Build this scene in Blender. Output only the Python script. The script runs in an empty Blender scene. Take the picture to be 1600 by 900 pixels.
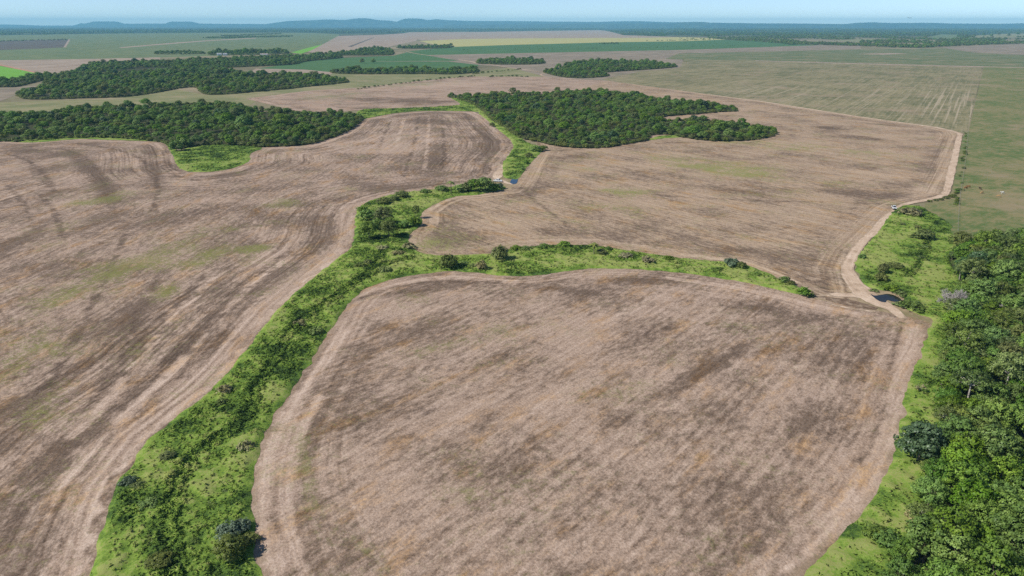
import bpy, bmesh, math, random
import numpy as np
from mathutils import Vector, Matrix
from mathutils.geometry import delaunay_2d_cdt

SC = bpy.context.scene
COL = SC.collection
R = math.radians

# ------------------------------------------------------------------ camera
CAM_H = 90.0
FPX = 1109.0                    # focal length in pixels of the 1600x900 photograph
HORIZON = 37.0
PITCH = math.atan((450 - HORIZON) / FPX)
cd = bpy.data.cameras.new('camera')
cam = bpy.data.objects.new('camera', cd)
COL.objects.link(cam)
cam.location = (0, 0, CAM_H)
cam.rotation_euler = (math.pi / 2 - PITCH, 0, 0)
cd.sensor_width = 36
cd.lens = 36 * FPX / 1600
cd.clip_start = 1.0
cd.clip_end = 90000
SC.camera = cam

# ------------------------------------------------------------------ sky and sun
SUN_EL, SUN_AZ = 42.0, -106.0     # azimuth clockwise from +Y (the view direction)
SKY_STRENGTH = 0.108
world = bpy.data.worlds.new('World')
SC.world = world
world.use_nodes = True
wn = world.node_tree.nodes
wl = world.node_tree.links
sky = wn.new('ShaderNodeTexSky')
sky.sky_type = 'NISHITA'
sky.sun_disc = False
sky.sun_elevation = R(SUN_EL)
sky.sun_rotation = R(SUN_AZ)
sky.altitude = 0
sky.air_density = 0.5
sky.dust_density = 0.0
sky.ozone_density = 3.0
bg = wn['Background']
wl.new(sky.outputs[0], bg.inputs['Color'])
bg.inputs['Strength'].default_value = SKY_STRENGTH
sd = bpy.data.lights.new('sun', 'SUN')
sd.energy = 4.3
sd.angle = R(0.53)
sd.color = (1.0, 0.95, 0.88)
sun = bpy.data.objects.new('sun', sd)
COL.objects.link(sun)
sdir = Vector((math.sin(R(SUN_AZ)) * math.cos(R(SUN_EL)), math.cos(R(SUN_AZ)) * math.cos(R(SUN_EL)), math.sin(R(SUN_EL))))
sun.rotation_euler = sdir.to_track_quat('Z', 'Y').to_euler()
sun.location = (-200, 0, 300)
SC.view_settings.view_transform = 'Standard'
SC.view_settings.look = 'None'
SC.view_settings.exposure = 0.32
SC.view_settings.gamma = 1.0
SC.view_settings.use_curve_mapping = False
SC.render.engine = 'CYCLES'
SC.cycles.use_denoising = False
SC.cycles.max_bounces = 5
SC.cycles.diffuse_bounces = 2
SC.cycles.transmission_bounces = 2
SC.cycles.volume_bounces = 1
SC.cycles.caustics_reflective = False
SC.cycles.caustics_refractive = False

HAZE_DENSITY = 5.0e-5
HAZE_COLOR = (0.30, 0.72, 1.0)

# ------------------------------------------------------------------ helpers
rng = np.random.default_rng(7)
random.seed(7)
CP, SP = math.cos(PITCH), math.sin(PITCH)

GROUND_Z = 0.16                 # height of the near fields (each sheet lies a little above the last)
def lift(z):
    return GROUND_Z + (z - 1.11) * 0.3

def G(px, py):
    """the point of the ground plane seen at a pixel of the 1600x900 photograph"""
    a = (px - 800) / FPX
    b = (450 - py) / FPX
    dx, dy, dz = a, CP + b * SP, -SP + b * CP
    t = (CAM_H - GROUND_Z) / -dz
    return (dx * t, dy * t)

def depth_at(px, py):
    x, y = G(px, py)
    return y * CP + CAM_H * SP

def mpp(px, py):
    """metres per photograph pixel at that ground point"""
    return depth_at(px, py) / FPX

def vnoise(x, y, seed=0):
    x = np.asarray(x, float); y = np.asarray(y, float)
    xi = np.floor(x).astype(np.int64); yi = np.floor(y).astype(np.int64)
    fx = x - xi; fy = y - yi
    fx = fx * fx * (3 - 2 * fx); fy = fy * fy * (3 - 2 * fy)
    def h(a, b):
        n = (a * 374761393 + b * 668265263 + seed * 144665) & 0x7fffffff
        n = ((n ^ (n >> 13)) * 1274126177) & 0x7fffffff
        return ((n ^ (n >> 16)) & 0xffff) / 65535.0
    v00, v10, v01, v11 = h(xi, yi), h(xi + 1, yi), h(xi, yi + 1), h(xi + 1, yi + 1)
    return (v00 * (1 - fx) + v10 * fx) * (1 - fy) + (v01 * (1 - fx) + v11 * fx) * fy

def fbm(x, y, seed=0, oct=4):
    v = 0; a = 0.5; t = 0
    for i in range(oct):
        v = v + a * vnoise(x * 2 ** i + i * 17.3, y * 2 ** i - i * 9.1, seed + i); t += a; a *= 0.5
    return v / t

def spline(pts, n=5, closed=True):
    p = np.array(pts, float); m = len(p); out = []
    for i in range(m if closed else m - 1):
        if closed:
            a, b, c, d = p[i - 1], p[i], p[(i + 1) % m], p[(i + 2) % m]
        else:
            a, b, c, d = p[max(i - 1, 0)], p[i], p[i + 1], p[min(i + 2, m - 1)]
        for k in range(n):
            t = k / n
            out.append(0.5 * (2 * b + (c - a) * t + (2 * a - 5 * b + 4 * c - d) * t * t + (3 * b - a - 3 * c + d) * t ** 3))
    if not closed:
        out.append(p[-1])
    return np.array(out)

def to_world(px):
    return np.array([G(x, y) for x, y in px])

def in_poly(P, poly):
    x, y = P[:, 0], P[:, 1]
    ins = np.zeros(len(P), bool)
    a = poly; b = np.roll(poly, -1, 0)
    for (x0, y0), (x1, y1) in zip(a, b):
        if y0 == y1:
            continue
        c = ((y0 > y) != (y1 > y)) & (x < (x1 - x0) * (y - y0) / (y1 - y0) + x0)
        ins ^= c
    return ins

def seg_dist(P, poly, closed=True):
    d = np.full(len(P), 1e9)
    m = len(poly)
    for i in range(m if closed else m - 1):
        a = poly[i]; b = poly[(i + 1) % m]
        ab = b - a; L = (ab ** 2).sum()
        if L < 1e-9:
            continue
        t = np.clip(((P - a) @ ab) / L, 0, 1)
        q = P - a - t[:, None] * ab
        d = np.minimum(d, np.hypot(q[:, 0], q[:, 1]))
    return d

def resample(w, step):
    out = []
    m = len(w)
    for i in range(m):
        a = w[i]; b = w[(i + 1) % m]
        k = max(1, int(np.hypot(*(b - a)) / step))
        for j in range(k):
            out.append(a + (b - a) * j / k)
    return np.array(out)

def tag(o, label=None, cat=None, group=None, kind=None):
    if label: o['label'] = label
    if cat: o['category'] = cat
    if group: o['group'] = group
    if kind: o['kind'] = kind
    return o

def link_mesh(name, me, parent=None, mat=None):
    o = bpy.data.objects.new(name, me)
    COL.objects.link(o)
    if mat is not None:
        me.materials.append(mat)
    if parent is not None:
        o.parent = parent
    return o

def fast_mesh(name, V, F, attrs=None, smooth=False):
    """V: (n,3), F: (m,k) all faces of k corners"""
    me = bpy.data.meshes.new(name)
    V = np.asarray(V, np.float32); F = np.asarray(F, np.int32)
    k = F.shape[1]
    me.vertices.add(len(V)); me.vertices.foreach_set('co', V.ravel())
    me.loops.add(F.size); me.loops.foreach_set('vertex_index', F.ravel())
    me.polygons.add(len(F))
    me.polygons.foreach_set('loop_start', np.arange(len(F), dtype=np.int32) * k)
    for n, a in (attrs or {}).items():
        at = me.attributes.new(n, 'FLOAT', 'POINT')
        at.data.foreach_set('value', np.asarray(a, np.float32))
    me.update(calc_edges=True)
    if smooth:
        me.polygons.foreach_set('use_smooth', np.ones(len(F), bool))
    return me

def soft_normals(me, N):
    me.polygons.foreach_set('use_smooth', np.ones(len(me.polygons), bool))
    me.normals_split_custom_set_from_vertices(N.astype(np.float32))

def cdt_sheet(world_poly, step, jitter=0.35, seed=1, ragged=0.0, grow=0.0):
    """triangulated sheet of a polygon with interior points; returns V2 (n,2), F (m,3)"""
    poly = resample(world_poly, min(step, 1.5) if ragged else step)
    if ragged or grow:
        d_ = np.roll(poly, -1, 0) - np.roll(poly, 1, 0)
        d_ /= np.hypot(d_[:, 0], d_[:, 1])[:, None] + 1e-9
        off = (fbm(poly[:, 0] / 4.5, poly[:, 1] / 4.5, seed + 40, 3) - 0.5) * 2.4 * ragged
        x_, y_ = poly[:, 0], poly[:, 1]
        ccw = (x_ * np.roll(y_, -1) - np.roll(x_, -1) * y_).sum() > 0
        off = off - (grow if ccw else -grow)
        poly = poly + np.stack([-d_[:, 1], d_[:, 0]], 1) * off[:, None]
    lo, hi = poly.min(0), poly.max(0)
    r = np.random.default_rng(seed)
    xs = np.arange(lo[0], hi[0], step); ys = np.arange(lo[1], hi[1], step)
    gx, gy = np.meshgrid(xs, ys)
    P = np.stack([gx.ravel(), gy.ravel()], 1)
    P += r.uniform(-jitter, jitter, P.shape) * step
    P = P[in_poly(P, poly)]
    d = seg_dist(P, poly)
    P = P[d > step * 0.45]
    n = len(poly)
    V = [Vector(p) for p in poly] + [Vector(p) for p in P]
    E = [(i, (i + 1) % n) for i in range(n)]
    res = delaunay_2d_cdt(V, E, [], 1, 1e-4)
    V2 = np.array([(v.x, v.y) for v in res[0]])
    F = np.array([f for f in res[2] if len(f) == 3], np.int32)
    # keep triangles inside, wind upwards
    c = V2[F].mean(1)
    F = F[in_poly(c, poly)]
    a, b, cc = V2[F[:, 0]], V2[F[:, 1]], V2[F[:, 2]]
    s = (b[:, 0] - a[:, 0]) * (cc[:, 1] - a[:, 1]) - (b[:, 1] - a[:, 1]) * (cc[:, 0] - a[:, 0])
    F[s < 0] = F[s < 0][:, ::-1]
    return V2, F, poly

# ------------------------------------------------------------------ node material helpers
class NT:
    def __init__(s, name):
        s.m = bpy.data.materials.new(name); s.m.use_nodes = True
        s.t = s.m.node_tree; s.n = s.t.nodes; s.l = s.t.links
        s.bsdf = s.n['Principled BSDF']
        s.bsdf.inputs['Roughness'].default_value = 0.9
        s.bsdf.inputs['Specular IOR Level'].default_value = 0.1
    def put(s, sock, v):
        if hasattr(v, 'links') or isinstance(v, bpy.types.NodeSocket):
            s.l.new(v, sock)
        elif isinstance(v, (tuple, list)) and len(v) == 3 and sock.type == 'RGBA':
            sock.default_value = (*v, 1)
        else:
            sock.default_value = v
    def math(s, op, a, b=0.0, c=0.0, clamp=False):
        n = s.n.new('ShaderNodeMath'); n.operation = op; n.use_clamp = clamp
        s.put(n.inputs[0], a); s.put(n.inputs[1], b)
        if op in ('MULTIPLY_ADD', 'SMOOTH_MIN'): s.put(n.inputs[2], c)
        return n.outputs[0]
    def pos(s):
        if not hasattr(s, '_p'):
            s._p = s.n.new('ShaderNodeNewGeometry').outputs['Position']
        return s._p
    def attr(s, name):
        n = s.n.new('ShaderNodeAttribute'); n.attribute_name = name
        return n.outputs['Fac']
    def vscale(s, v, k):
        n = s.n.new('ShaderNodeVectorMath'); n.operation = 'MULTIPLY'
        s.put(n.inputs[0], v); n.inputs[1].default_value = k if isinstance(k, (tuple, list)) else (k, k, k)
        return n.outputs[0]
    def vadd(s, a, b):
        n = s.n.new('ShaderNodeVectorMath'); n.operation = 'ADD'
        s.put(n.inputs[0], a); s.put(n.inputs[1], b)
        return n.outputs[0]
    def dot(s, v, k):
        n = s.n.new('ShaderNodeVectorMath'); n.operation = 'DOT_PRODUCT'
        s.put(n.inputs[0], v); n.inputs[1].default_value = k
        return n.outputs['Value']
    def comb(s, x, y, z=0.0):
        n = s.n.new('ShaderNodeCombineXYZ')
        s.put(n.inputs[0], x); s.put(n.inputs[1], y); s.put(n.inputs[2], z)
        return n.outputs[0]
    def noise(s, v, scale=1.0, detail=4.0, rough=0.55, dist=0.0, color=False):
        n = s.n.new('ShaderNodeTexNoise')
        s.put(n.inputs['Vector'], v); n.inputs['Scale'].default_value = scale
        n.inputs['Detail'].default_value = detail; n.inputs['Roughness'].default_value = rough
        n.inputs['Distortion'].default_value = dist
        return n.outputs['Color'] if color else n.outputs['Fac']
    def smooth(s, v, a, b, lo=0.0, hi=1.0):
        n = s.n.new('ShaderNodeMapRange'); n.interpolation_type = 'SMOOTHSTEP'
        s.put(n.inputs['Value'], v)
        n.inputs['From Min'].default_value = a; n.inputs['From Max'].default_value = b
        n.inputs['To Min'].default_value = lo; n.inputs['To Max'].default_value = hi
        return n.outputs['Result']
    def ramp(s, v, stops):
        n = s.n.new('ShaderNodeValToRGB'); e = n.color_ramp.elements
        while len(e) < len(stops): e.new(0.5)
        for el, (p, c) in zip(e, stops):
            el.position = p; el.color = (*c, 1)
        s.put(n.inputs[0], v)
        return n.outputs[0]
    def mix(s, f, a, b, mode='MIX'):
        n = s.n.new('ShaderNodeMix'); n.data_type = 'RGBA'; n.blend_type = mode
        s.put(n.inputs['Factor'], f)
        s.put(n.inputs[6], a); s.put(n.inputs[7], b)
        return n.outputs[2]
    def gray(s, v):
        return s.comb(v, v, v)
    def color(s, c): s.put(s.bsdf.inputs['Base Color'], c)
    def bump(s, h, strength, dist):
        n = s.n.new('ShaderNodeBump'); n.inputs['Strength'].default_value = strength; n.inputs['Distance'].default_value = dist
        s.put(n.inputs['Height'], h); s.l.new(n.outputs[0], s.bsdf.inputs['Normal'])

def row_axes(az):
    a = R(az)
    return (math.sin(a), math.cos(a), 0), (math.cos(a), -math.sin(a), 0)

def field_mat(name, az, stops, headland=24.0, ring=0.85, streak=(45, 10), row=(90, 1.5), warp=6.0, weeds=0.25, weed_col=(0.21, 0.21, 0.07), seed=0.0, rim=((0.28, 0.20, 0.12), (0.50, 0.39, 0.26)), bias=0.0, edge_k=1.0, dark_k=0.17):
    """harvested field: straw and bare soil in rows, rings along the headland, weeds in patches, stains and tracks from mesh attributes"""
    t = NT(name); P = t.pos()
    wv = t.vscale(t.vadd(t.noise(t.vscale(P, 1 / 60), 1, 3, color=True), (-0.5, -0.5, -0.5)), warp)
    W = t.vadd(t.vadd(P, wv), (seed * 37.0, seed * 61.0, 0))
    u, v = row_axes(az)
    al, ac = t.dot(W, u), t.dot(W, v)
    blot = t.noise(t.vscale(W, 1 / 34), 1, 6, 0.65)
    med = t.noise(t.vscale(W, 1 / 5.5), 1, 6, 0.7)
    grain = t.noise(t.vscale(P, 1 / 0.55), 1, 3, 0.8)
    speck = t.noise(t.vscale(P, 1 / 1.5), 1, 4, 0.75)
    e = t.attr('edge')
    ew = t.math('ADD', e, t.math('MULTIPLY', t.math('SUBTRACT', med, 0.5), 1.6))
    # rows run parallel to the edge along the headland, straight inside
    hm = t.smooth(t.math('MULTIPLY_ADD', t.math('SUBTRACT', blot, 0.5), headland * 1.0, e), headland * 0.6, headland * 1.05, ring, 0.0)
    ih = t.math('SUBTRACT', 1.0, hm)
    PL = t.vadd(P, (seed * 11.0, seed * 7.0, 0))
    ral, rac = t.dot(PL, u), t.dot(PL, v)
    slow = t.comb(t.dot(W, (0.011, 0.006, 0)), t.dot(W, (0.006, -0.011, 0)), 0.0)
    def around(width, z, detail, rough):
        return t.noise(t.vadd(t.comb(t.math('MULTIPLY', ew, 1 / width), 0.0, z), slow), 1, detail, rough)
    rowf = t.math('ADD', t.math('MULTIPLY', ih, t.noise(t.comb(t.math('MULTIPLY', ral, 1 / row[0]), t.math('MULTIPLY', rac, 1 / row[1]), seed + 4), 1, 3, 0.6)), t.math('MULTIPLY', hm, around(1.3, 3.0, 2, 0.6)))
    clump = t.math('MULTIPLY_ADD', t.math('SUBTRACT', t.noise(t.comb(t.math('MULTIPLY', al, 1 / 3.8), t.math('MULTIPLY', ac, 1 / 1.9), seed + 7), 1, 7, 0.74), 0.5), 1.1, 0.5)
    band = t.math('ADD', t.math('MULTIPLY', ih, t.noise(t.comb(t.math('MULTIPLY', al, 1 / streak[0]), t.math('MULTIPLY', ac, 1 / streak[1]), seed), 1, 6, 0.62)), t.math('MULTIPLY', hm, around(6.5, 9.0, 4, 0.6)))
    st = t.attr('stain')
    tp = t.smooth(t.math('ADD', t.attr('pale'), t.math('MULTIPLY', t.math('SUBTRACT', med, 0.5), 2.0)), 0.5, 2.4, 1.0, 0.0)
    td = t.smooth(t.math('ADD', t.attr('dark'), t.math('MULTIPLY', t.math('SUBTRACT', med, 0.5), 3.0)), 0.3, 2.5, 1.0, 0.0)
    # the worn pass next to the edge is pale, the turning strip behind it darker
    pas = t.math('MULTIPLY', t.smooth(ew, 1.5, 3.0), t.smooth(ew, 6.5, 9.5, 1.0, 0.0))
    turn = t.math('MULTIPLY', t.math('MULTIPLY', t.smooth(ew, 8.0, 11.0), t.smooth(ew, 17.0, 24.0, 1.0, 0.0)), t.smooth(t.noise(slow, 1.7, 3, 0.6), 0.35, 0.6))
    dens = t.math('ADD', t.math('MULTIPLY', t.math('SUBTRACT', band, 0.5), t.math('MULTIPLY_ADD', hm, 0.3, 0.30)), t.math('MULTIPLY', t.math('SUBTRACT', blot, 0.5), 0.95))
    dens = t.math('MULTIPLY_ADD', pas, -0.14 * edge_k, t.math('MULTIPLY_ADD', turn, 0.16 * edge_k, dens))
    dens = t.math('MULTIPLY_ADD', st, -1.15, dens)
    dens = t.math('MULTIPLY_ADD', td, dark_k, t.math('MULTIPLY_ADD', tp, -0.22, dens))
    mix0 = t.math('ADD', t.math('ADD', clump, dens), t.math('MULTIPLY', t.math('SUBTRACT', speck, 0.5), 0.45))
    dk = t.smooth(mix0, 0.40 - bias, 0.78 - bias, 0.0, 0.92)
    v = t.math('ADD', t.math('MULTIPLY', grain, 0.80), t.math('MULTIPLY', speck, 0.20))
    v = t.math('MULTIPLY_ADD', t.math('SUBTRACT', band, 0.5), -0.12, v)
    v = t.math('MULTIPLY_ADD', t.math('SUBTRACT', clump, 0.5), -0.22, v)
    v = t.math('MULTIPLY_ADD', t.math('SUBTRACT', rowf, 0.5), t.math('MULTIPLY_ADD', hm, 0.45, 0.40), v)
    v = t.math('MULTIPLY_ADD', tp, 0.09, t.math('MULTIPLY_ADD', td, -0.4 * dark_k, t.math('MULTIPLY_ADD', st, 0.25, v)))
    pale = t.ramp(v, stops)
    dark = t.ramp(v, [(0.26, (0.065, 0.044, 0.030)), (0.5, (0.150, 0.105, 0.074)), (0.74, (0.27, 0.198, 0.146))])
    c = t.mix(dk, pale, dark)
    hue = t.noise(t.vadd(t.comb(t.math('MULTIPLY', al, 1 / 22), t.math('MULTIPLY', ac, 1 / 9), seed), (2.2, 7.1, 3.0)), 1, 7, 0.72)
    c = t.mix(t.smooth(t.math('MULTIPLY_ADD', t.math('SUBTRACT', grain, 0.5), 0.3, hue), 0.50, 0.70), c, t.mix(1.0, c, (1.0, 0.84, 0.58), 'MULTIPLY'))
    c = t.mix(t.smooth(hue, 0.30, 0.45, 0.4, 0.0), c, t.mix(1.0, c, (0.95, 0.96, 1.03), 'MULTIPLY'))
    # weeds regrowing in patches
    wn_ = t.noise(t.vadd(t.vscale(W, 1 / 26), (9.1, 3.3, seed)), 1, 7, 0.75)
    wm = t.smooth(t.math('ADD', t.math('ADD', wn_, t.math('MULTIPLY', t.math('SUBTRACT', speck, 0.5), 0.8)), t.math('MULTIPLY', t.attr('weed'), 0.30)), 0.54, 0.84, 0.0, 1.0)
    c = t.mix(t.math('MULTIPLY', wm, weeds * 2.2, clamp=True), c, t.mix(grain, tuple(k * 0.55 for k in weed_col), tuple(min(1, k * 1.35) for k in weed_col)))
    if rim:
        c = t.mix(t.math('MULTIPLY', t.smooth(ew, 0.3, 1.7, 1.0, 0.0), t.smooth(blot, 0.35, 0.6, 0.35, 0.95)), c, t.mix(grain, rim[0], rim[1]))
    t.color(c)
    t.bump(t.math('ADD', t.math('MULTIPLY', grain, 0.6), t.math('MULTIPLY', rowf, 0.4)), 0.8, 0.35)
    return t.m

def crop_mat(name, ca, cb, az=0, streak=(120, 14), row=(40, 2.5), contrast=0.5, grain_k=0.35, cc=None, stripe=False):
    """a growing crop or pasture seen far off: two colours mixed by streaks along the rows"""
    t = NT(name); P = t.pos(); u, v = row_axes(az)
    W = t.vadd(P, t.vscale(t.noise(t.vscale(P, 1 / 90), 1, 3, color=True), 12))
    al, ac = t.dot(W, u), t.dot(W, v)
    big = t.noise(t.comb(t.math('MULTIPLY', al, 1 / streak[0]), t.math('MULTIPLY', ac, 1 / streak[1])), 1, 6, 0.6)
    fine = t.noise(t.comb(t.math('MULTIPLY', al, 1 / row[0]), t.math('MULTIPLY', ac, 1 / row[1])), 1, 4, 0.6)
    blot = t.noise(t.vscale(W, 1 / 85), 1, 6, 0.6)
    med = t.noise(t.vscale(P, 1 / 7), 1, 5, 0.7)
    s = t.math('ADD', t.math('MULTIPLY', big, 0.45), t.math('MULTIPLY', blot, 0.55))
    s = t.math('MULTIPLY_ADD', t.math('SUBTRACT', fine, 0.5), 0.5, s)
    mid_ = t.noise(t.vscale(W, 1 / 24), 1, 6, 0.7)
    s = t.math('MULTIPLY_ADD', t.math('SUBTRACT', mid_, 0.5), 0.45, s)
    s = t.math('MULTIPLY_ADD', t.math('SUBTRACT', med, 0.5), grain_k, s)
    f = t.smooth(s, 0.5 - contrast * 0.36, 0.5 + contrast * 0.36)
    c = t.mix(f, ca, cb)
    if cc is not None:
        m = t.smooth(t.noise(t.vadd(t.vscale(W, 1 / 60), (5, 8, 2)), 1, 6, 0.65), 0.5, 0.72)
        c = t.mix(m, c, cc)
    if stripe:
        al2, ac2 = t.dot(P, u), t.dot(P, v)
        sn = t.noise(t.comb(t.math('MULTIPLY', al2, 1 / 420), t.math('MULTIPLY', ac2, 1 / 3.0)), 1, 3, 0.55)
        sm = t.math('MULTIPLY', t.smooth(t.math('MULTIPLY_ADD', t.math('SUBTRACT', med, 0.5), 0.55, sn), 0.50, 0.66), t.attr('stain'), clamp=True)
        c = t.mix(sm, c, (0.36, 0.30, 0.20))
    t.color(c)
    return t.m

def flat_attr(P, **kw):
    n = len(P)
    a = {k: np.zeros(n) for k in ('stain', 'weed')}
    a['pale'] = np.full(n, 99.0); a['dark'] = np.full(n, 99.0)
    a.update(kw)
    return a

def blobs(P, spec):
    """sum of soft elongated patches; spec: (px,py, length px, width px, slope deg in the picture, strength)"""
    s = np.zeros(len(P))
    for (px, py, L, Wd, ang, k) in spec:
        c = np.array(G(px, py)); a = R(ang)
        e1 = np.array(G(px + L * math.cos(a), py - L * math.sin(a))) - c
        e2 = np.array(G(px + Wd * math.sin(a), py + Wd * math.cos(a))) - c
        M = np.linalg.pinv(np.stack([e1, e2], 1))
        q = (P - c) @ M.T
        s += k * np.exp(-(q ** 2).sum(1) * 1.2)
    return s

FIELDS = {}
def field(name, px, mat, step, z, label, smooth_n=5, stains=(), weeds=(), pale=(), dark=(), cat='field'):
    w = to_world(spline(px, smooth_n)) if smooth_n else to_world(px)
    V, F, poly = cdt_sheet(w, step, seed=len(FIELDS) + 1, grow=1.2)
    a = flat_attr(V, edge=seg_dist(V, w))
    if stains: a['stain'] = blobs(V, stains)
    if weeds: a['weed'] = blobs(V, weeds)
    for key, lines in (('pale', pale), ('dark', dark)):
        for ln in lines:
            a[key] = np.minimum(a[key], seg_dist(V, to_world(spline(ln, 5, False)), False))
    me = fast_mesh(name, np.column_stack([V, np.full(len(V), lift(z))]), F, a)
    o = link_mesh(name, me, None, mat)
    tag(o, label, cat, kind='structure')
    FIELDS[o.name] = (o, w)
    return o

def patch(name, px, mat, z, label, smooth_n=0, step=None):
    """a far field: one thin sheet"""
    w = to_world(spline(px, smooth_n)) if smooth_n else to_world(px)
    V, F, poly = cdt_sheet(w, step or max(20.0, (w.max(0) - w.min(0)).max() / 40), seed=3)
    me = fast_mesh(name, np.column_stack([V, np.full(len(V), z)]), F, {'edge': seg_dist(V, w), 'stain': np.zeros(len(V))})
    o = link_mesh(name, me, None, mat)
    tag(o, label, 'field', kind='structure')
    return o

# ------------------------------------------------------------------ ground materials
STUBBLE = [(0.24, (0.155, 0.104, 0.072)), (0.42, (0.315, 0.224, 0.162)), (0.56, (0.438, 0.324, 0.243)), (0.78, (0.615, 0.482, 0.38))]
M_front = field_mat('stubble_front', 38.8, STUBBLE, headland=26, ring=0.6, edge_k=0.45, seed=1, weeds=0.28, bias=0.035, rim=((0.17, 0.12, 0.078), (0.38, 0.28, 0.19)))
M_left = field_mat('stubble_left', 4, STUBBLE, headland=62, ring=0.9, streak=(50, 10), row=(90, 1.7), warp=18, seed=2, weeds=0.40, bias=0.075, weed_col=(0.20, 0.20, 0.06))
M_mid = field_mat('stubble_middle', -40, [(p, (c[0] * 1.0, c[1] * 1.0, c[2] * 0.92)) for p, c in STUBBLE], headland=16, streak=(70, 7), row=(120, 1.7), warp=6, edge_k=0.6, dark_k=0.13, seed=3, weeds=0.55, bias=0.01, weed_col=(0.25, 0.245, 0.085))
M_back = field_mat('stubble_back', -62, STUBBLE, headland=14, streak=(90, 9), row=(120, 2), warp=8, edge_k=0.4, seed=4, weeds=0.30, weed_col=(0.20, 0.22, 0.09), rim=False)

def ground_mat():
    t = NT('open_country'); P = t.pos()
    a = t.noise(t.vscale(P, 1 / 300), 1, 7, 0.6)
    b = t.noise(t.vscale(P, (1 / 900, 1 / 700, 0)), 1, 6, 0.6)
    med = t.noise(t.vscale(P, 1 / 9), 1, 5, 0.7)
    s = t.math('MULTIPLY_ADD', t.math('SUBTRACT', med, 0.5), 0.5, a)
    near = t.ramp(s, [(0.32, (0.11, 0.10, 0.055)), (0.5, (0.21, 0.185, 0.105)), (0.68, (0.31, 0.25, 0.16))])
    sx = t.n.new('ShaderNodeSeparateXYZ'); t.put(sx.inputs[0], P)
    far = t.ramp(b, [(0.38, (0.028, 0.045, 0.022)), (0.56, (0.045, 0.07, 0.03)), (0.62, (0.16, 0.19, 0.09)), (0.70, (0.26, 0.22, 0.14))])
    t.color(t.mix(t.smooth(sx.outputs[1], 4200, 7000), near, far))
    return t.m
M_ground = ground_mat()

# one ground sheet out to the horizon
gy = np.concatenate([np.linspace(-400, 1200, 17), 1200 + (np.linspace(0.05, 1, 30) ** 2) * 24000])
gx = np.sign(np.linspace(-1, 1, 49)) * (np.abs(np.linspace(-1, 1, 49)) ** 2) * 28000
XX, YY = np.meshgrid(gx, gy)
nx, ny = len(gx), len(gy)
ii = (np.arange(ny - 1)[:, None] * nx + np.arange(nx - 1)).ravel()
me = fast_mesh('ground', np.column_stack([XX.ravel(), YY.ravel(), np.zeros(XX.size)]), np.stack([ii, ii + 1, ii + 1 + nx, ii + nx], 1))
tag(link_mesh('ground', me, None, M_ground), 'open tan and olive farm country running out to the horizon', 'ground', kind='structure')

# ------------------------------------------------------------------ far fields (painted from the back to the front, each sheet a little above the last)
MG_far = crop_mat('far_green_crop', (0.095, 0.145, 0.065), (0.18, 0.205, 0.09), az=-8, row=(150, 6), cc=(0.19, 0.195, 0.10))
MG_deep = crop_mat('deep_green_crop', (0.055, 0.125, 0.045), (0.09, 0.165, 0.058), az=60, contrast=0.6, grain_k=0.2)
MG_bright = crop_mat('bright_green_crop', (0.13, 0.32, 0.035), (0.18, 0.38, 0.05), contrast=0.7)
MB_pink = crop_mat('bare_pale_soil', (0.26, 0.20, 0.145), (0.38, 0.30, 0.225), az=18, row=(200, 8))
MB_brown = crop_mat('fallow_brown', (0.19, 0.155, 0.115), (0.31, 0.25, 0.18), az=70, cc=(0.16, 0.155, 0.085))
MB_dark = crop_mat('burnt_brown', (0.08, 0.068, 0.055), (0.15, 0.13, 0.10))
MY = crop_mat('ripe_yellow_crop', (0.36, 0.33, 0.12), (0.43, 0.40, 0.17), az=80, contrast=0.7)
MO = crop_mat('olive_rough_grass', (0.15, 0.17, 0.07), (0.27, 0.245, 0.125), az=80, cc=(0.32, 0.26, 0.16))
MS = crop_mat('striped_pasture', (0.13, 0.132, 0.062), (0.275, 0.235, 0.13), az=32, streak=(100, 12), row=(90, 3.0), grain_k=0.6, cc=(0.29, 0.225, 0.145), stripe=True)
MSn = crop_mat('north_pasture', (0.09, 0.13, 0.055), (0.19, 0.185, 0.09), az=80, cc=(0.27, 0.215, 0.13))
MP = crop_mat('rough_pasture', (0.10, 0.145, 0.045), (0.23, 0.20, 0.095), az=50, streak=(30, 12), row=(8, 2.0), cc=(0.29, 0.225, 0.14), grain_k=0.9)
MR = crop_mat('red_soil', (0.36, 0.20, 0.13), (0.45, 0.27, 0.18), contrast=0.8)

Zc = [0.004]
def zz():
    Zc[0] += 0.004
    return Zc[0]
patch('green_field', [(-500, 100), (-500, 62), (0, 55), (160, 52.5), (330, 51), (400, 52), (470, 51), (530, 53), (527, 62), (480, 79), (430, 84), (300, 88.5), (150, 92), (0, 94), (-200, 96)], MG_far, zz(), 'wide hazy green crop field at far left below the blue hills')
patch('brown_plot', [(-100, 66), (0, 64), (60, 62), (108, 61.5), (100, 74), (60, 76), (0, 78), (-100, 80)], MB_dark, zz(), 'dark brown plot inside the far left green field')
patch('farm_track', [(185, 74), (260, 67.5), (330, 62.5), (400, 59), (400, 60), (330, 63.8), (262, 69), (190, 75)], MB_pink, zz(), 'thin pale track crossing the far left green field')
patch('farm_track', [(99, 74), (107, 61.5), (110, 61.5), (103, 74)], MB_pink, zz(), 'short pale track beside the dark brown plot')
patch('green_field', [(455, 82), (482, 74.5), (505, 69), (527, 64), (528, 66), (505, 72), (482, 80), (470, 84)], MG_bright, zz(), 'narrow bright green wedge of crop beside the far pink field')
patch('bare_field', [(-300, 98), (0, 94), (140, 92), (250, 89.5), (250, 93), (140, 101), (100, 113), (62, 114.5), (30, 108), (0, 102), (-200, 92)], MB_pink, zz(), 'pale bare field at left behind the long wood')
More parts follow.
